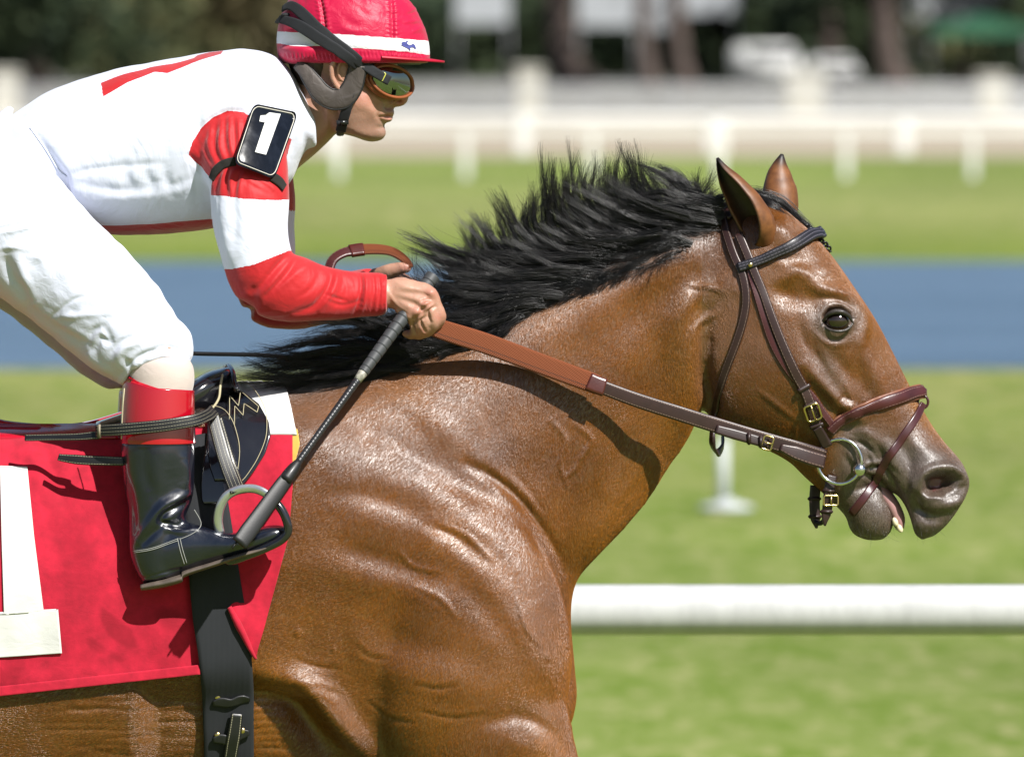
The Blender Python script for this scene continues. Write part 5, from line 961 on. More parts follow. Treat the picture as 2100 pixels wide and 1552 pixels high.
# torso folds
st([(62, 262), (95, 310), (125, 360), (140, 410), (200, 462)], 7, -9); st([(140, 362), (180, 350), (250, 342), (330, 335)], 6, -4); st([(130, 358), (140, 400), (150, 440)], 5, -5)
for P in ([(258, 335), (265, 370), (285, 385)], [(300, 345), (310, 372), (330, 378)], [(340, 350), (350, 380), (380, 372)], [(150, 375), (230, 392), (330, 388)], [(390, 330), (400, 370), (408, 420)], [(410, 340), (420, 390), (425, 440)], [(555, 150), (548, 180), (560, 210)], [(572, 155), (570, 190), (580, 215)], [(600, 210), (620, 260), (628, 300)], [(80, 250), (110, 262), (150, 256)], [(405, 220), (408, 260), (400, 300)], [(590, 260), (600, 290), (602, 320)]): st(P, 8, -5); st([(a+12, b+8) for a, b in P], 8, 3)
st([(430, 335), (480, 345), (520, 352)], 8, 0)
st([(225, 470), (300, 468), (430, 450)], 3, -3)
hs = np.clip(np.abs(hn[:, 1])*1.4, 0, 1); near = v[:, 1] < -.005
dsp = .9*K_.at(px, py)*np.where(near, 1, .2)*hs+wav(px, py, 60, 45, 51, 2)*1.4+wav(px+py*.4, py, 24, 30, 52, 2)*.55
dsp += np.where(px > 788, 2, 0)
v = v+hn*(dsp*S)[:, None]; put(cm, lap(v, e, 1, .3)); v, _ = fetch(cm)
Rd = Field(-100, 60, 860, 740, 1)
Rd.poly([(386, 318), (394, 292), (412, 262), (436, 240), (466, 226), (500, 229), (560, 260), (620, 300), (614, 380), (595, 410), (560, 411), (500, 408), (466, 403), (432, 400), (434, 372), (410, 346)], .6, 1, 'max')
Rd.poly([(455, 552), (475, 552), (520, 543), (592, 514), (640, 524), (860, 540), (860, 740), (440, 740)], .6, 1, 'max')
Rd.poly([(150, 464), (216, 463), (300, 461), (360, 455), (436, 449), (440, 500), (150, 500)], .6, 1, 'max')
Bk = Field(-100, 60, 860, 740, 1); Bk.poly([(207, 170), (211, 198), (262, 170), (317, 148), (343, 151), (393, 130), (453, 111), (458, 104), (430, 108), (405, 114), (398, 119), (352, 131), (308, 138), (260, 152)], .6, 1, 'max')
armreg = v[:, 1] < -.075
r1 = Rd.at(px, py); tor = (py > 440) & (px < 437)
isred = np.where(py > 445, np.where((px < 437) & (py < 500), r1, np.where(py > 505, r1, 0)), np.where((v[:, 1] < -.1) | (v[:, 1] > .1), np.where((px > 585) & (v[:, 1] > 0) | (v[:, 1] < -.1), r1, 0), 0))
farz = (v[:, 1] > .1); fy = py-24; isred = np.where(farz & (px > 470), ((fy < 408) & (py > 250) & (px > 500) | (fy > 520)).astype(float), isred)
far_t = farz & (px > 590) & (py < 320); isred = np.where(far_t, 0, isred)
isred = np.maximum(isred, np.where(v[:, 1] < .03, Bk.at(px, py), 0)); attr(cm, 'red', isred)
sk = Mat('silks', rough=.6, spec=.3); sk.set('Sheen Weight', .25); fac = sk.math('GREATER_THAN', sk.attr('red').outputs['Fac'], .5); nv_ = sk.noise(sk.coord(), 12, 3)
sk.color(sk.mix(fac, sk.ramp(nv_, [(.3, (.55, .575, .67)), (.7, (.61, .635, .735))]), sk.ramp(nv_, [(.3, (.34, .003, .006)), (.7, (.42, .006, .01))]))); b0 = sk.bump(sk.noise(sk.coord(scale=(1.5, 1, .8)), 9, 3, .45, 2.2), .35, .012); b1 = sk.bump(sk.noise(sk.coord(), 800, 2), .15, .0005, b0); sk.bump(sk.noise(sk.coord(scale=(1, 1, 1.4)), 30, 3, .5, .8), .25, .004, b1)
silks = obj('silks', cm, sk.m, jk)
def bvh_of(o_):
    dg = bpy.context.evaluated_depsgraph_get(); dg.update(); return BVHTree.FromPolygons([tuple(o_.matrix_world @ q.co) for q in o_.data.vertices], [tuple(p.vertices) for p in o_.data.polygons])
bpy.context.view_layer.update(); sb = bvh_of(silks)
for P in ([(62, 262), (95, 308), (122, 352), (138, 362)],): 
    q, n = surf_path(P, sb, 20, 1); mesh('hem_seam', *tube(q, 1.8*S, None, None, m=6), sk.m, jk)
# collar

# ---- number band on the upper arm
def plane_depth(pts, bvh, lift):
    A, b = [], []
    for x, y in pts:
        h, n = cast(x, y, bvh)
        if h is not None: A.append((1, x-540, y-300, (x-540)**2, (x-540)*(y-300), (y-300)**2)); b.append(-h[1]/S)
    c = np.linalg.lstsq(np.array(A), np.array(b), rcond=None)[0]
    c = np.array(c); c[3:] *= .3; f_ = lambda x, y: c[0]+c[1]*(x-540)+c[2]*(y-300)+c[3]*(x-540)**2+c[4]*(x-540)*(y-300)+c[5]*(y-300)**2
    up = max(bb_-f_(a[1]+540, a[2]+300) for a, bb_ in zip(A, b)); return lambda x, y: f_(x, y)+up+lift
def quad_map(c, u, v_): return (1-v_)*((1-u)*np.array(c[0])+u*np.array(c[1]))+v_*((1-u)*np.array(c[3])+u*np.array(c[2]))
QC = [(520, 212), (612, 231), (563, 368), (479, 335)]
pdp = plane_depth([tuple(quad_map(QC, a, b)) for a in np.linspace(0, 1, 9) for b in np.linspace(0, 1, 9)], sb, 3)
band = empty('arm_band', tuple(W(545, 290, 280))); tag(band, 'black vinyl arm band with white number one on the red sleeve', 'arm band')
def plate(name, outline, lift, mat, parent, df, thick=3, n=0):
    O = np.array(outline, float); c = O.mean(0); V, F = [], []; k = len(O); rings = 6
    for lay in (0, 1):
        for r in range(rings+1):
            for p in O:
                q = c+(p-c)*(r/rings if r else .001); V.append(W(q[0], q[1], df(q[0], q[1])+lift-lay*thick-(1.2 if r == rings and lay == 0 else 0)))
    for lay in (0, 1):
        o_ = lay*(rings+1)*k
        for r in range(rings):
            for j in range(k):
                a, b = o_+r*k+j, o_+r*k+(j+1) % k; f = (a, b, b+k, a+k); F.append(f if lay else f[::-1])
    o1 = rings*k; o2 = (rings+1)*k+rings*k
    for j in range(k): F.append((o1+j, o1+(j+1) % k, o2+(j+1) % k, o2+j))
    return mesh(name, np.array(V), F, mat, parent)
def rounded(c, r=.1, n=5):
    out = []
    cs = [(0, 0), (1, 0), (1, 1), (0, 1)]
    for i, (a, b) in enumerate(cs):
        for t in np.linspace(0, 1, n):
            an = math.pi*(1+i/2)+t*math.pi/2; ca = r if a == 0 else 1-r; cb = r if b == 0 else 1-r; out.append(tuple(quad_map(c, ca+r*math.cos(an), cb+r*math.sin(an))))
        nx = cs[(i+1) % 4]
        for t in (.2, .4, .6, .8): out.append(tuple(quad_map(c, a+(nx[0]-a)*t, b+(nx[1]-b)*t)))
    return out
bandm = Mat('patent_vinyl', (.005, .006, .009), .14, .4, Coat_Weight=.2); bn = bandm.noise(bandm.coord(), 26, 5, .65, .5); bandm.L(bandm.math('MULTIPLY_ADD', bn, .4, -.02, clamp=True), bandm.b.inputs['Roughness']); bandm.color(bandm.ramp(bn, [(.45, (.004, .005, .008)), (.8, (.012, .015, .024))]))
R1 = rounded(QC, .12); plate('number_plate', R1, 2, bandm.m, band, pdp, 5)
cQ = np.mean(QC, 0); R2 = [tuple(cQ+(np.array(p)-cQ)*.93) for p in R1]; mesh('plate_stitching', *tube([W(p[0], p[1], pdp(*p)+2.2) for p in R2]+[W(R2[0][0], R2[0][1], pdp(*R2[0])+2.2)], .9*S, None, None, m=5, cyc=True), simple('pale_stitch', (.8, .76, .66), .7), band)
one = [(x*.3143, 80+y*.3143) for x, y in [(1700, 500), (1735, 496), (1758, 480), (1832, 490), (1736, 756), (1664, 738), (1728, 545), (1692, 538)]]
def poly_plate(name, pts, lift, mat, parent, df, thick=2):
    from mathutils.geometry import tessellate_polygon
    n = len(pts); tr = tessellate_polygon([[Vector((p[0], p[1], 0)) for p in pts]]); V = [W(p[0], p[1], df(*p)+lift) for p in pts]+[W(p[0], p[1], df(*p)+lift-thick) for p in pts]
    F = [tuple(t) for t in tr]+[tuple(i+n for i in t[::-1]) for t in tr]+[(i, (i+1) % n, (i+1) % n+n, i+n) for i in range(n)]; return mesh(name, np.array(V), F, mat, parent, smooth=False)
def dense(pts, k=4):
    o_ = []
    for i in range(len(pts)):
        a, b = np.array(pts[i]), np.array(pts[(i+1) % len(pts)])
        for t in range(k): o_.append(tuple(a+(b-a)*t/k))
    return o_
poly_plate('number_one', dense(one, 3), 4.5, simple('white_vinyl', (.78, .78, .76), .35), band, pdp)
felt = fabric('elastic', (.025, .023, .02), .9, .4, 300, .5, .5).m
P, N = surf_path([(436, 368), (444, 350), (460, 337), (484, 331)], sb, 24, 2); ribbon('elastic_strap', P, N, 18, 4, felt, band)
P, N = surf_path([(556, 362), (570, 372), (580, 386)], sb, 14, 3); ribbon('elastic_strap', P, N, 20, 4, felt, band)
# ---- breeches, leggings, boots
Q = []
BR = [(-260, 450, 60, 150, 120), (-150, 430, 110, 160, 140), (-60, 425, 160, 158, 130), (20, 462, 190, 142, 118), (80, 512, 206, 126, 108), (150, 572, 222, 118, 100), (222, 640, 240, 112, 96), (270, 690, 255, 102, 92), (305, 726, 266, 86, 82), (320, 750, 270, 68, 60), (324, 764, 274, 56, 50)]
Q.append(limb(BR, m=40)); Q.append(ball(340, 712, 266, 58, 62, 62)); Q.append(ball(262, 752, 268, 34, 40, 50))
BF = [(a-14, b+18, -c, d, e_) for a, b, c, d, e_ in BR]; Q.append(limb(BF, m=30))
Q.append(loft([(-280, 420, -240, 700, 160, 0), (-200, 340, -160, 640, 210, 0), (-100, 285, -60, 560, 210, 0), (-20, 250, 30, 480, 190, 0), (30, 240, 70, 430, 172, 0), (60, 262, 90, 380, 160, 0)], m=44))
Q.append(limb([(0, 250, 90, 12, 40), (12, 235, 100, 12, 30), (18, 226, 110, 5, 12)], m=14))
qm = fuse(Q, .0042, 5, .5, split=1); v, e = fetch(qm); px, py = proj(np.c_[v[:, 0], -np.abs(v[:, 1]), v[:, 2]]); hn = normals(qm); T_ = Field(-200, 180, 460, 860, 2); st = T_.stroke
for P, s_, a_ in [([(0, 470), (55, 458), (105, 440)], 3, -5), ([(0, 478), (55, 466), (105, 447)], 4, 4), ([(0, 440), (60, 428), (90, 425)], 3, -3), ([(0, 510), (30, 506), (60, 512)], 4, 4), ([(10, 520), (20, 560), (50, 600), (60, 630)], 9, -7), ([(30, 515), (50, 570), (70, 620)], 8, 5), ([(65, 628), (130, 680), (180, 710)], 12, -8), ([(60, 615), (120, 665), (190, 700)], 8, 5),
 ([(120, 650), (150, 648), (240, 640)], 5, 4), ([(100, 655), (150, 615), (200, 605)], 3, -2.5), ([(70, 530), (80, 528), (85, 534)], 4, 3), ([(180, 700), (190, 680), (205, 670)], 5, -6), ([(195, 715), (205, 695), (225, 700), (215, 670)], 6, -6), ([(180, 720), (190, 740), (230, 770)], 7, 6), ([(230, 720), (250, 700), (270, 690)], 4, -5), ([(235, 740), (255, 715), (290, 700)], 5, 5),
 ([(250, 770), (270, 745), (300, 725), (330, 722)], 4, -5), ([(245, 790), (262, 760), (285, 745)], 5, 6), ([(300, 730), (330, 712), (375, 720), (400, 750)], 5, -4), ([(290, 745), (330, 728), (370, 735), (402, 765)], 5, 6), ([(362, 690), (375, 700), (395, 725)], 3.5, -5), ([(350, 640), (372, 680), (395, 700)], 4, 4), ([(365, 685), (385, 680), (392, 690)], 3, 4), ([(255, 735), (270, 760), (268, 785)], 5, -5), ([(60, 350), (90, 380), (120, 410)], 10, -5), ([(0, 290), (60, 300), (110, 340)], 14, -5), ([(290, 545), (300, 560), (310, 565)], 4, 4), ([(200, 580), (240, 590), (300, 600)], 14, 3), ([(330, 660), (345, 690), (350, 715)], 8, -3)]: st(P, s_, a_)
dsp = T_.at(px, py)*np.clip(np.abs(hn[:, 1])*1.5, 0, 1)+wav(px, py, 40, 34, 61, 3)*1.6+wav(px-py*.5, py, 16, 22, 62, 2)*.7; v = v+hn*(dsp*S)[:, None]; put(qm, lap(v, e, 1, .3))
bw = fabric('white_breeches', (.8, .83, .98), .7, .2, 900, .15, .03); bwn = bw.noise(bw.coord(), 55, 4, .6, 1.4); bw.bump(bwn, .35, .003); bw.set('Transmission Weight', 0); obj('breeches', qm, bw.m, jk)
beige = fabric('legging', (.62, .52, .47), .85, .3, 700, .3, .05).m
redv = Mat('red_patent', (.34, .002, .011), .14, .55, Coat_Weight=.8, Coat_Roughness=.06); rn_ = redv.noise(redv.coord(), 18, 3); redv.L(redv.math('MULTIPLY_ADD', rn_, .2, .06), redv.b.inputs['Roughness'])
blk = Mat('black_patent', (.003, .0045, .011), .3, .6, Coat_Weight=.7, Coat_Roughness=.035); kn = blk.noise(blk.coord(), 14, 4, .6, .6); blk.bump(kn, .35, .006)
sole = simple('sole', (.13, .1, .08), .6, nscale=50, namt=.3)
for s, nm in ((1, 'near'), (-1, 'far')):
    dx, dy = (0, 0) if s > 0 else (-10, 20)
    m_ = lambda rows: [(a+dx, b+dy, s*c, d, e_) for a, b, c, d, e_ in rows]
    bt = empty('boot', tuple(W(320+dx, 1190+dy, s*295)), jk); bt.location = Vector(bt.location)-Vector(jk.location)
    mesh('legging', *limb(m_([(328, 734, 277, 46, 44), (329, 748, 279, 64, 62), (329, 772, 282, 69, 66), (327, 800, 284, 67, 63), (328, 840, 284, 64, 60)]), m=40), beige, jk)
    V, F = limb(m_([(326, 792, 284, 72.5, 64), (325, 800, 284, 73, 65), (324, 850, 286, 74.5, 66), (324, 896, 288, 76.5, 66), (324, 908, 288, 77, 66)]), m=48); V[:, 2] += np.where(np.arange(len(V)) < 48, (V[:, 0]-W(326, 800, 284)[0])*-.1, 0); mesh('boot_top', V, F, redv.m, bt)
    U = [limb(m_([(324, 902, 288, 73, 61), (324, 930, 288, 75, 62), (325, 970, 289, 73, 60), (326, 1010, 290, 70, 56), (322, 1050, 291, 60, 52), (318, 1090, 292, 54, 48), (320, 1130, 293, 54, 46), (326, 1165, 294, 48, 42), (330, 1186, 294, 40, 38)]), m=40),
         loft([(300, 1090, 296, 1200, 30, s*293, 1, .8), (330, 1074, 318, 1196, 42, s*294, 1, .8), (370, 1066, 372, 1180, 44, s*298, 1, .8), (420, 1080, 428, 1160, 42, s*303, 1, .8), (470, 1092, 486, 1142, 44, s*310, 1, .75), (520, 1084, 536, 1126, 44, s*316, 1, .75), (560, 1076, 574, 1108, 38, s*320, 1, .8), (588, 1078, 594, 1094, 22, s*322, 1, .9)], m=36, n=5)]
    if s < 0:
        vv_, ff_ = U[1]; vv_ = vv_+np.array((dx*S, 0, -dy*S)); U[1] = (vv_, ff_)
    um = fuse(U, .0036, 4, .5, split=1); v, e = fetch(um); px, py = proj(np.c_[v[:, 0], -np.abs(v[:, 1]), v[:, 2]]); hn = normals(um); L_ = Field(200, 850, 640, 1240, 1); st = L_.stroke
    for P, s_, a_ in [([(400, 1018), (372, 1036), (340, 1052), (330, 1068), (350, 1075), (385, 1078)], 5, -9), ([(402, 1006), (370, 1020), (335, 1038), (310, 1070), (285, 1110)], 7, 8), ([(398, 1030), (388, 1048), (392, 1066)], 5, -6), ([(260, 990), (268, 1040), (276, 1090)], 8, -5), ([(300, 900), (296, 960), (310, 1010)], 10, -4), ([(285, 1118), (310, 1095), (335, 1078)], 6, -6), ([(380, 940), (384, 980), (376, 1005)], 8, 6), ([(350, 960), (352, 1000), (335, 1030)], 12, -4), ([(395, 1085), (420, 1088), (450, 1098)], 6, 4), ([(340, 1082), (370, 1090), (400, 1085)], 5, 5), ([(278, 1190), (350, 1170), (380, 1166)], 2, -2)]: st(P, s_, a_)
    v = v+hn*(L_.at(px-dx, py-dy)*np.clip(np.abs(hn[:, 1])*1.5, 0, 1)*S)[:, None]; put(um, lap(v, e, 1, .3)); obj('boot_shaft', um, blk.m, bt)
    so = loft([(288, 1198, 290, 1210, 30, s*293, 1, .7), (310, 1190, 312, 1208, 38, s*294, 1, .7), (340, 1184, 342, 1202, 42, s*296, 1, .6), (370, 1176, 373, 1193, 42, s*299, 1, .6), (378, 1168, 380, 1182, 40, s*300, 1, .6), (430, 1152, 432, 1164, 42, s*304, 1, .6), (486, 1134, 488, 1146, 45, s*311, 1, .6), (540, 1118, 542, 1130, 44, s*317, 1, .6), (580, 1100, 582, 1110, 36, s*321, 1, .7), (592, 1094, 593, 1100, 20, s*322, 1, .8)], m=24)
    mesh('sole', so[0]+np.array((dx*S, 0, -dy*S)), so[1], sole, bt)
    if s > 0:
        bb = BVHTree.FromPolygons([tuple(q) for q in v.tolist()], [tuple(p.vertices) for p in um.polygons])
        for pts in ([(274, 1130), (310, 1124), (345, 1112), (366, 1104)], [(276, 1133), (311, 1127), (346, 1115), (366, 1108)], [(364, 1104), (370, 1130), (378, 1156)], [(369, 1103), (375, 1128), (383, 1154)], [(398, 1046), (410, 1066), (412, 1080), (395, 1094), (368, 1106)]):
            q, n = surf_path(pts, bb, 24, 1.2); mesh('seam', *tube(q, .8*S, None, None, m=5), simple('pale_thread', (.35, .35, .33), .8), bt)
        mesh('seam', *tube([tuple(W(x, y, 352)) for x, y in [(255, 796), (252, 830), (250, 870), (249, 900)]], 1.2*S, None, None, m=5), thread, bt)
# ---------------- helmet, goggles, harness
hel = empty('helmet', tuple(WS(730, 60, 0))); tag(hel, 'red silk covered jockey helmet with white band and peak', 'helmet')
HR = [(690, -52, 680, -52, 10), (760, -44, 640, -44, 48), (815, -22, 606, -24, 84), (846, 8, 588, 6, 104), (862, 36, 576, 32, 114), (874, 66, 569, 60, 120), (880, 90, 567, 88, 121), (882, 112, 568, 108, 121), (882, 124, 572, 122, 120), (879, 130, 576, 130, 114)]
hv = loft([(a, b, c, d, w_, 0, 1, .95) for a, b, c, d, w_ in HR], m=72, n=7)
neckp = loft([(700, 95, 570, 95, 112, 0, 1, .9), (700, 112, 570, 115, 112, 0, 1, .9), (664, 122, 578, 124, 104, 0, 1, .9), (630, 130, 590, 132, 80, 0, 1, .9)], m=60)
hm_ = fuse([hv, neckp], .0036, 3, .5, split=1); v, e = fetch(hm_); px, py = proj(np.c_[v[:, 0], -np.abs(v[:, 1]), v[:, 2]]); hn = normals(hm_); A_ = Field(540, -80, 940, 160, 1); st = A_.stroke
for x0, x1, yb in ((650, 668, 78), (800, 806, 78)):
    P = [(x0, -30), ((x0+x1)/2+2, 20), (x1, yb)]; st(P, 2.6, -4.5, taper=False); st([(a-7, b) for a, b in P], 4, 2.5, taper=False); st([(a+7, b) for a, b in P], 4, 2.5, taper=False)
    for k in range(12):
        t = k/12; x = x0+(x1-x0)*t; y = -30+(yb+30)*t; st([(x-11, y), (x-4, y+3), (x+1, y+1)], 2, -2.2); st([(x+2, y+4), (x+8, y+5), (x+13, y+3)], 2, -2.2)
rh = np.random.default_rng(5)
for k in range(22):
    x, y = rh.uniform(600, 870), rh.uniform(-30, 62); a = rh.uniform(-.6, 1.2); L = rh.uniform(14, 45); st([(x, y), (x+L*.5*math.cos(a), y+L*.5*math.sin(a)+3), (x+L*math.cos(a), y+L*math.sin(a))], rh.uniform(3, 6), rh.choice((-1, 1))*rh.uniform(.8, 2.))
for k in range(16): x = 850+rh.uniform(-6, 18); y = -10+k*5; st([(x-14, y+3), (x, y-2), (x+10, y)], 2.4, rh.choice((-1, 1))*1.8)
for k in range(36): x = 585+k*8; y = 104+(8 if x > 690 else 14)-(abs(x-640) < 60)*2; st([(x, y-6), (x+1, y), (x+3, y+7)], 1.6, -2.4)
st([(572, 96), (700, 98), (880, 113)], 2.5, -1.5, taper=False)
v = v+hn*(A_.at(px, py)*np.clip(np.abs(hn[:, 1])*2+.3, 0, 1)*S)[:, None]; v[:, 2] = v[:, 2]
put(hm_, v); Wb = Field(540, -80, 940, 160, 1); Wb.poly([(560, 65), (620, 67), (700, 71), (800, 78), (900, 86), (900, 116), (840, 107), (760, 101), (660, 95), (600, 94), (560, 88)], .5, 1, 'max'); attr(hm_, 'band', Wb.at(px, py))
hs_ = Mat('cap_silk', rough=.45, spec=.25); hs_.set('Sheen Weight', .12); hb = hs_.math('GREATER_THAN', hs_.attr('band').outputs['Fac'], .5); hs_.color(hs_.mix(hb, (.38, .0025, .036), (.6, .6, .62))); hs_.L(hs_.math('MULTIPLY_ADD', hb, .2, .45), hs_.b.inputs['Roughness']); b1 = hs_.bump(hs_.noise(hs_.coord(), 60, 4, .6, 1.2), .35, .0035); hs_.bump(hs_.noise(hs_.coord(), 700, 2), .12, .0005, b1)
shell = obj('cap', hm_, hs_.m, hel); hbv = BVHTree.FromPolygons([tuple(q) for q in v.tolist()], [tuple(p.vertices) for p in hm_.polygons])
# peak
pkm = Mat('peak_silk', (.34, .002, .022), .5, .4)
V = []; n = 40
for lay, (z0, z1) in enumerate(((0, 0), (4.5, 4.5))):
    for j in range(n):
        a = math.radians(-80+160*j/(n-1))
        for r in (0, .5, 1):
            x = 762+(116+r*34*math.cos(a)**.8 if math.cos(a) > 0 else 116)*math.cos(a)*1.0; y = 112+(x-762)/118*8+r*3; V.append(W(x, y+(z0 if lay == 0 else 4.5), (112+r*6)*math.sin(a)))
F = []
for j in range(n-1):
    for r in range(2): a = j*3+r; F.append((a, a+3, a+4, a+1)); b = n*3+a; F.append((b, b+1, b+4, b+3))
    a = j*3+2; F.append((a, a+3, n*3+a+3, n*3+a)); a = j*3; F.append((a, n*3+a, n*3+a+3, a+3))
mesh('peak', np.array(V), F, pkm.m, hel)
dkb = simple('dark_lining', (.05, .045, .045), .6); mesh('visor_lining', *loft([(740, 112, 735, 124, 108, 0), (790, 116, 790, 130, 100, 0), (840, 121, 835, 133, 78, 0), (872, 126, 862, 133, 30, 0)], m=30), dkb, hel)
# small blue horse-and-rider mark on the white band
blue = simple('blue_print', (.06, .07, .3), .6)
def hd(x, y): h, n_ = cast(x, y, hbv); return -h[1]/S if h is not None else 60
lg = [(540+x*.1933, y*.1933) for x, y in [(1462, 478), (1478, 470), (1466, 455), (1490, 444), (1510, 450), (1520, 436), (1534, 434), (1536, 446), (1524, 455), (1530, 468), (1548, 482), (1570, 478), (1588, 466), (1606, 478), (1622, 515), (1612, 526), (1598, 508), (1578, 504), (1556, 512), (1562, 530), (1554, 540), (1540, 520), (1516, 508), (1496, 498), (1480, 490)]]
poly_plate('horse_mark', lg, 1.6, blue, hel, hd, 1.2)
# goggles strap round the cap
gst = fabric('goggle_elastic', (.02, .021, .024), .8, .4, 500, .4, .3).m
gog = empty('goggles', tuple(W(800, 170, 70))); tag(gog, 'mirrored racing goggles with orange frame on the jockey face', 'goggles')
hd2 = BVHTree.FromPolygons([tuple(q) for q in v.tolist()]+[tuple(q) for q in fetch(bm_)[0].tolist()], [tuple(p.vertices) for p in hm_.polygons]+[tuple(i+len(v) for i in p.vertices) for p in bm_.polygons])
for off, pts in ((6, [(586, 22), (600, 12), (630, 36), (660, 66), (700, 96), (730, 120), (760, 142), (795, 162)]), (9, [(582, 42), (610, 50), (650, 74), (690, 100), (725, 125), (755, 145), (796, 165)])):
    P, N = surf_path(pts, hd2, 60, off, 8); 
    for _ in range(10): P[1:-1] = P[1:-1]+np.maximum(0, ((P[:-2]+P[2:])/2-P[1:-1])[:, 1:2]*0)+((P[:-2]+P[2:])/2-P[1:-1])*.5*np.array((0, 1, 0)); N[1:-1] = (N[:-2]+N[2:])/2
    P[:, 1] = np.minimum(P[:, 1], P[:, 1]); ribbon('strap', P, N, [16, 24, 24, 22, 22, 22, 20], 3.5, gst, gog)
mesh('strap', *tube(cr([tuple(W(x, y, d)) for x, y, d in [(586, 30, 62), (576, 40, 30), (572, 46, 0), (574, 44, -40)]], 5), 9*S, None, None, m=10, ry=3*S), gst, gog)
goldm = Mat('mirror_lens', (.26, .29, .27), .05, .5, 1.0); lc = goldm.coord(); 
def lens_pt(a, r, o=0):
    x = 802+math.cos(a)*r*(42 if math.cos(a) > 0 else 40)+max(0, math.sin(a))*r*8; y = 166+math.sin(a)*r*(31 if math.sin(a) > 0 else 29)+(x-802)*.12+(x-798)*.02; u = (x-758)/88
    d = 92-(max(u, 0)**2.1)*84+6*(1-r*r)+o; return W(x, y, max(d, -2)+(0))
V = [lens_pt(0, 0, 3)]; m = 40
for k in range(1, 9):
    for j in range(m): V.append(lens_pt(2*math.pi*j/m, k/8, 3*(1-(k/8)**4)))
F = [(0, 1+j, 1+(j+1) % m) for j in range(m)]+[(1+k*m+j, 1+(k+1)*m+j, 1+(k+1)*m+(j+1) % m, 1+k*m+(j+1) % m) for k in range(7) for j in range(m)]
mesh('lens', np.array(V), [f[::-1] for f in F], goldm.m, gog, solid=2*S)
orm = simple('orange_rubber', (.34, .095, .03), .5, nscale=40); orr = [lens_pt(2*math.pi*j/m, 1.05, -1) for j in range(m+1)]; mesh('frame', *tube(orr, 3.6*S, None, None, m=12, cyc=True), orm, gog)
mesh('frame_foam', *tube([p+np.array((-9*S, 6*S, 0)) for p in orr], 6*S, None, None, m=12, cyc=True), orm, gog)
buckle(W(783, 157, 98), (.9, 0, -.45), 10, 17, 1.4, simple('yellow_clip', (.6, .6, .1), .3), gog, (.2, -1, 0), prong=False, name='clip')
P = resamp([W(745, 133, 104), W(770, 150, 102), W(798, 166, 90)], 12); ribbon('strap_end', P, np.tile((.3, -1, 0), (12, 1)), 20, 4, gst, gog)
# harness
hl = fabric('harness_padding', (.075, .062, .055), .55, .1, 200, .3, .25); hlb = hl.noise(hl.coord(), 40, 3, .5, .8); hl.bump(hlb, .5, .006)
P = resamp(cr([(612, 134, 80), (628, 150, 92), (644, 172, 98), (660, 192, 100), (682, 204, 98), (706, 200, 98), (722, 180, 98), (730, 156, 98), (734, 134, 100)], 6), 60); PW = W(P[:, 0], P[:, 1], P[:, 2])
ribbon('harness', PW, np.tile((0, -1, 0), (60, 1)), [22, 28, 34, 38, 40, 42, 40, 36, 34], 9, hl.m, hel, arch=.3)
for off in (-1, 1):
    T = np.gradient(PW, axis=0); T /= np.linalg.norm(T, axis=1)[:, None]; Bn = np.cross(T, (0, -1, 0)); wdt = np.interp(np.linspace(0, 1, 60), np.linspace(0, 1, 9), [22, 28, 34, 38, 40, 42, 40, 36, 34]); mesh('harness_piping', *tube(PW+Bn*(off*wdt*.5*S)[:, None]+np.array((0, -5*S, 0)), 2.2*S, None, None, m=8), blackp, hel)
P = W(*np.array([(718, 190, 104), (714, 210, 102), (709, 230, 96), (703, 250, 84), (699, 268, 66)]).T); P = resamp(cr(P, 5), 24); ribbon('chin_strap', P, np.tile((.05, -1, .1), (24, 1)), 21, 4, gst, hel)
c = P[17]; mesh('chin_buckle', *box(c[0], c[1]-5*S, c[2], 25*S, 8*S, 15*S, 3*S), simple('black_plastic', (.015, .015, .016), .25), hel)
mesh('chin_strap', *tube(cr([tuple(W(x, y, d)) for x, y, d in [(699, 266, 66), (698, 274, 30), (698, 276, -30), (700, 262, -60)]], 4), 8*S, None, None, m=8, ry=3*S), gst, hel)
# ---------------- reins, whip, stirrup
rein = empty('reins', tuple(W(1250, 800, 150))); tag(rein, 'orange rubber grip reins running from the jockey hand to the bit', 'reins')
rub = Mat('orange_rubber_grip', (.3, .08, .024), .6, .4); uvn = rub.N('UVMap'); sx = rub.N('SeparateXYZ'); rub.L(uvn.outputs[0], sx.inputs[0])
k1 = rub.math('SINE', rub.math('MULTIPLY', sx.outputs[0], 9.)); k2 = rub.math('SINE', rub.math('MULTIPLY', sx.outputs[1], 75.)); kk = rub.math('MULTIPLY', k1, k2); rub.bump(kk, .8, .0015)
ln = rub.math('LESS_THAN', rub.math('ABSOLUTE', rub.math('SUBTRACT', sx.outputs[1], .76)), .018); rub.color(rub.mix(ln, rub.ramp(kk, [(.0, (.17, .04, .013)), (.8, (.33, .10, .034))]), (.05, .02, .015)))
rp = [(862, 655, 178), (900, 674, 176), (1000, 706, 164), (1100, 743, 154), (1225, 789, 150)]
P = resamp(cr(W(*np.array(rp).T), 8), 50); ribbon('rubber_grip', P, np.tile((.05, -1, .12), (50, 1)), [38, 42, 42, 41, 40], 7, rub.m, rein, stitchlen=.005)
rp2 = [(1215, 786, 151), (1300, 818, 145), (1400, 850, 138), (1470, 872, 126), (1580, 905, 112), (1640, 922, 104), (1690, 938, db+4)]
P = resamp(cr(W(*np.array(rp2).T), 8), 70); ribbon('leather_rein', P, np.tile((.0, -1, .0), (70, 1)), [28, 30, 31, 32, 32, 33, 34], 6, brown, rein, stitchlen=.0045)
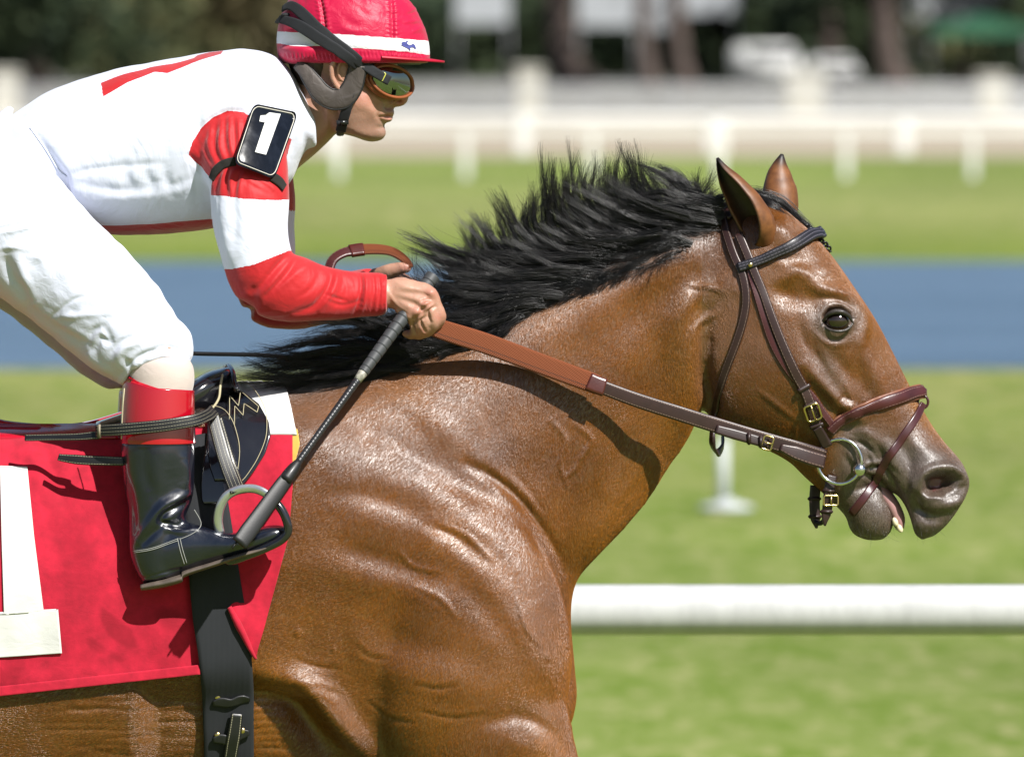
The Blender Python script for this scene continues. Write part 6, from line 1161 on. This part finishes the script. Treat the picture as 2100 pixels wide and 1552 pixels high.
P = resamp(cr(W(*np.array([(1206, 782, 156), (1222, 789, 154), (1240, 795, 152)]).T), 6), 10); ribbon('rein_sleeve', P, np.tile((.02, -1, .2), (10, 1)), 37, 8, leather('oxblood', (.1, .018, .012), .25, coat=.6), rein)
P = resamp(cr(W(*np.array([(1468, 880, 134), (1500, 889, 130), (1540, 900, 124), (1574, 910, 118)]).T), 6), 24); ribbon('rein_billet', P, np.tile((.02, -1, .2), (24, 1)), [18, 21, 21, 20], 6, brownp, rein)
for x, y, dd in ((1536, 899, 126), (1560, 906, 122)): c = W(x, y, dd+6); mesh('keeper', *box(c[0], c[1], c[2], 9*S, 8*S, 26*S, 2*S), brownp, rein)
buckle(W(1574, 908, 128), (.96, 0, -.28), 20, 28, 2.3, brass, rein)
P = resamp(cr(W(*np.array([(1600, 917, 118), (1650, 935, 108), (1690, 947, db+8)]).T), 6), 20); ribbon('rein_end', P, np.tile((.02, -1, .2), (20, 1)), [14, 28, 30, 30], 6, brown, rein)
# far rein loop above the hands
lp = [(674, 560, 40), (682, 536, 30), (700, 522, 20), (722, 516, 12), (760, 512, 6), (800, 516, 4), (828, 532, 8), (842, 550, 14)]; P = resamp(cr(W(*np.array(lp).T), 8), 60)
ribbon('rubber_loop', P[24:], np.tile((.1, -.75, .6), (36, 1)), [26, 24, 20, 14], 6, rub.m, rein, stitchlen=.005); ribbon('leather_loop', P[:26], np.tile((-.3, -.75, .6), (26, 1)), [20, 24, 26], 6, wine, rein); ribbon('loop_sleeve', P[20:29], np.tile((0, -.75, .6), (9, 1)), 30, 8, leather('oxblood_loop', (.09, .012, .01), .22, coat=.7), rein)
# far rein to the far bit ring
whip = empty('whip', tuple(W(680, 850, 290))); tag(whip, 'black riding whip held down from the jockey hand to the boot', 'whip')
wp = lambda t: (888+(490-888)*t, 566+(1115-566)*t, 162+(440-162)*t)
rubk = simple('grip_rubber', (.055, .058, .062), .55, nscale=30); hp = []; rr_ = []
for i in range(200):
    t = i/199*.36; hp.append(W(*wp(t))); ph = (i/199*13.5) % 1; rr_.append((15-(3.5*(i/199)**2))*(1-.10*(ph > .86)-.03*ph)*S)
mesh('grip', *tube(hp, rr_, None, None, m=20), rubk, whip)
mesh('ferrule', *tube([W(*wp(.35)), W(*wp(.37)), W(*wp(.39))], [11*S, 9.5*S, 8.5*S], None, None, m=16), simple('worn_tape', (.4, .38, .32), .5, nscale=200, namt=.5), whip)
braidm = Mat('braided_shaft', (.016, .016, .018), .35, .5); wv = braidm.N('TexWave', bands_direction='DIAGONAL'); braidm.L(braidm.coord(), wv.inputs[0]); wv.inputs['Scale'].default_value = 60; braidm.bump(wv.outputs[0], .5, .001)
mesh('shaft', *tube([W(*wp(t)) for t in np.linspace(.385, .71, 20)], [8*S, 7.5*S, 7*S, 7.5*S], None, None, m=14), braidm.m, whip)
P = np.array([W(*wp(t)) for t in np.linspace(.69, 1.0, 30)]); 
mesh('flap_core', *tube(P[:8], [7*S, 12*S, 14*S, 14*S], None, None, m=14), blackp, whip); ribbon('flap', P[3:], np.tile((.25, -1, .1), (27, 1)), [20, 30, 32, 33, 34, 36, 34], 7, blackp, whip, arch=.5)
mesh('flap_edge', *tube(P[4:]+np.array((-13*S, -4*S, -8*S)), 2*S, None, None, m=6), blackp, whip)
stp = empty('stirrup', tuple(W(520, 1070, 330))); tag(stp, 'polished aluminium stirrup iron round the toe of the boot', 'stirrup')
al = Mat('brushed_aluminium', (.62, .63, .65), .3, .5, .9); an_ = al.noise(al.coord(scale=(1, 1, 6)), 120, 2); al.L(al.math('MULTIPLY_ADD', an_, .3, .2), al.b.inputs['Roughness'])
sp_ = [(451, 1092, 318), (447, 1066, 324), (452, 1038, 330), (466, 1016, 334), (490, 1004, 338), (520, 1002, 344), (545, 1012, 352), (562, 1030, 358)]; mesh('iron', *tube(cr(W(*np.array(sp_).T), 6), 9.5*S, None, None, m=16, ry=6*S), al.m, stp)
sp2 = [(556, 1022, 356), (574, 1040, 360), (586, 1062, 362), (591, 1088, 360), (578, 1106, 356), (548, 1122, 352), (510, 1138, 344), (470, 1150, 330), (452, 1130, 320), (451, 1092, 318)]; mesh('rubber_tread', *tube(cr(W(*np.array(sp2).T), 6), 9*S, None, None, m=14), glb.m, stp)
sl_ = empty('stirrup_leather', tuple(W(460, 930, 260))); tag(sl_, 'black stitched stirrup leather hanging from saddle to stirrup', 'strap')
def free(name, rows, wd, mat, par, nrm=(0, -1, 0), th=4, n=40, sl=.0045): P = resamp(cr(W(*np.array(rows, float).T), 8), n); return ribbon(name, P, np.tile(nrm, (n, 1)), wd, th, mat, par, stitchlen=sl)
bl4 = leather('four_row_leather', (.012, .012, .013), stitch=(.5, .46, .33), rows=(.1, .36, .64, .9), sw=.013)
free('leather', [(436, 852, 262), (446, 890, 278), (460, 940, 296), (474, 980, 316), (486, 1010, 340)], [26, 28, 28, 28], bl4, sl_, (.2, -1, .1)); free('leather_under', [(444, 858, 256), (462, 920, 270), (478, 970, 290), (494, 1012, 334)], [24, 24, 24], blackl, sl_, (.3, -1, .1))
bs = empty('boot_strap', tuple(W(320, 880, 360))); tag(bs, 'black strap with pale stitching wrapped across the red boot top', 'strap')
free('strap', [(198, 883, 322), (240, 881, 350), (290, 877, 361), (330, 873, 364), (370, 867, 360), (405, 860, 344), (428, 850, 306), (438, 842, 270)], [24, 25, 25, 25, 24, 24], bl4, bs, (0, -1, .05), n=70)
free('strap_tail', [(204, 892, 318), (160, 896, 298), (110, 897, 280), (52, 898, 262)], [18, 15, 14, 13], blackl, bs, (0, -1, .3)); c = W(204, 884, 330); mesh('keeper', *box(c[0], c[1], c[2], 8*S, 9*S, 28*S, 2*S), simple('tan_keeper', (.3, .25, .17), .6), bs)
free('strap_end', [(262, 946, 300), (220, 945, 304), (170, 943, 296), (130, 939, 286), (120, 937, 284)], [18, 19, 20, 20, 14], blackl, bs, (0, -1, .1))
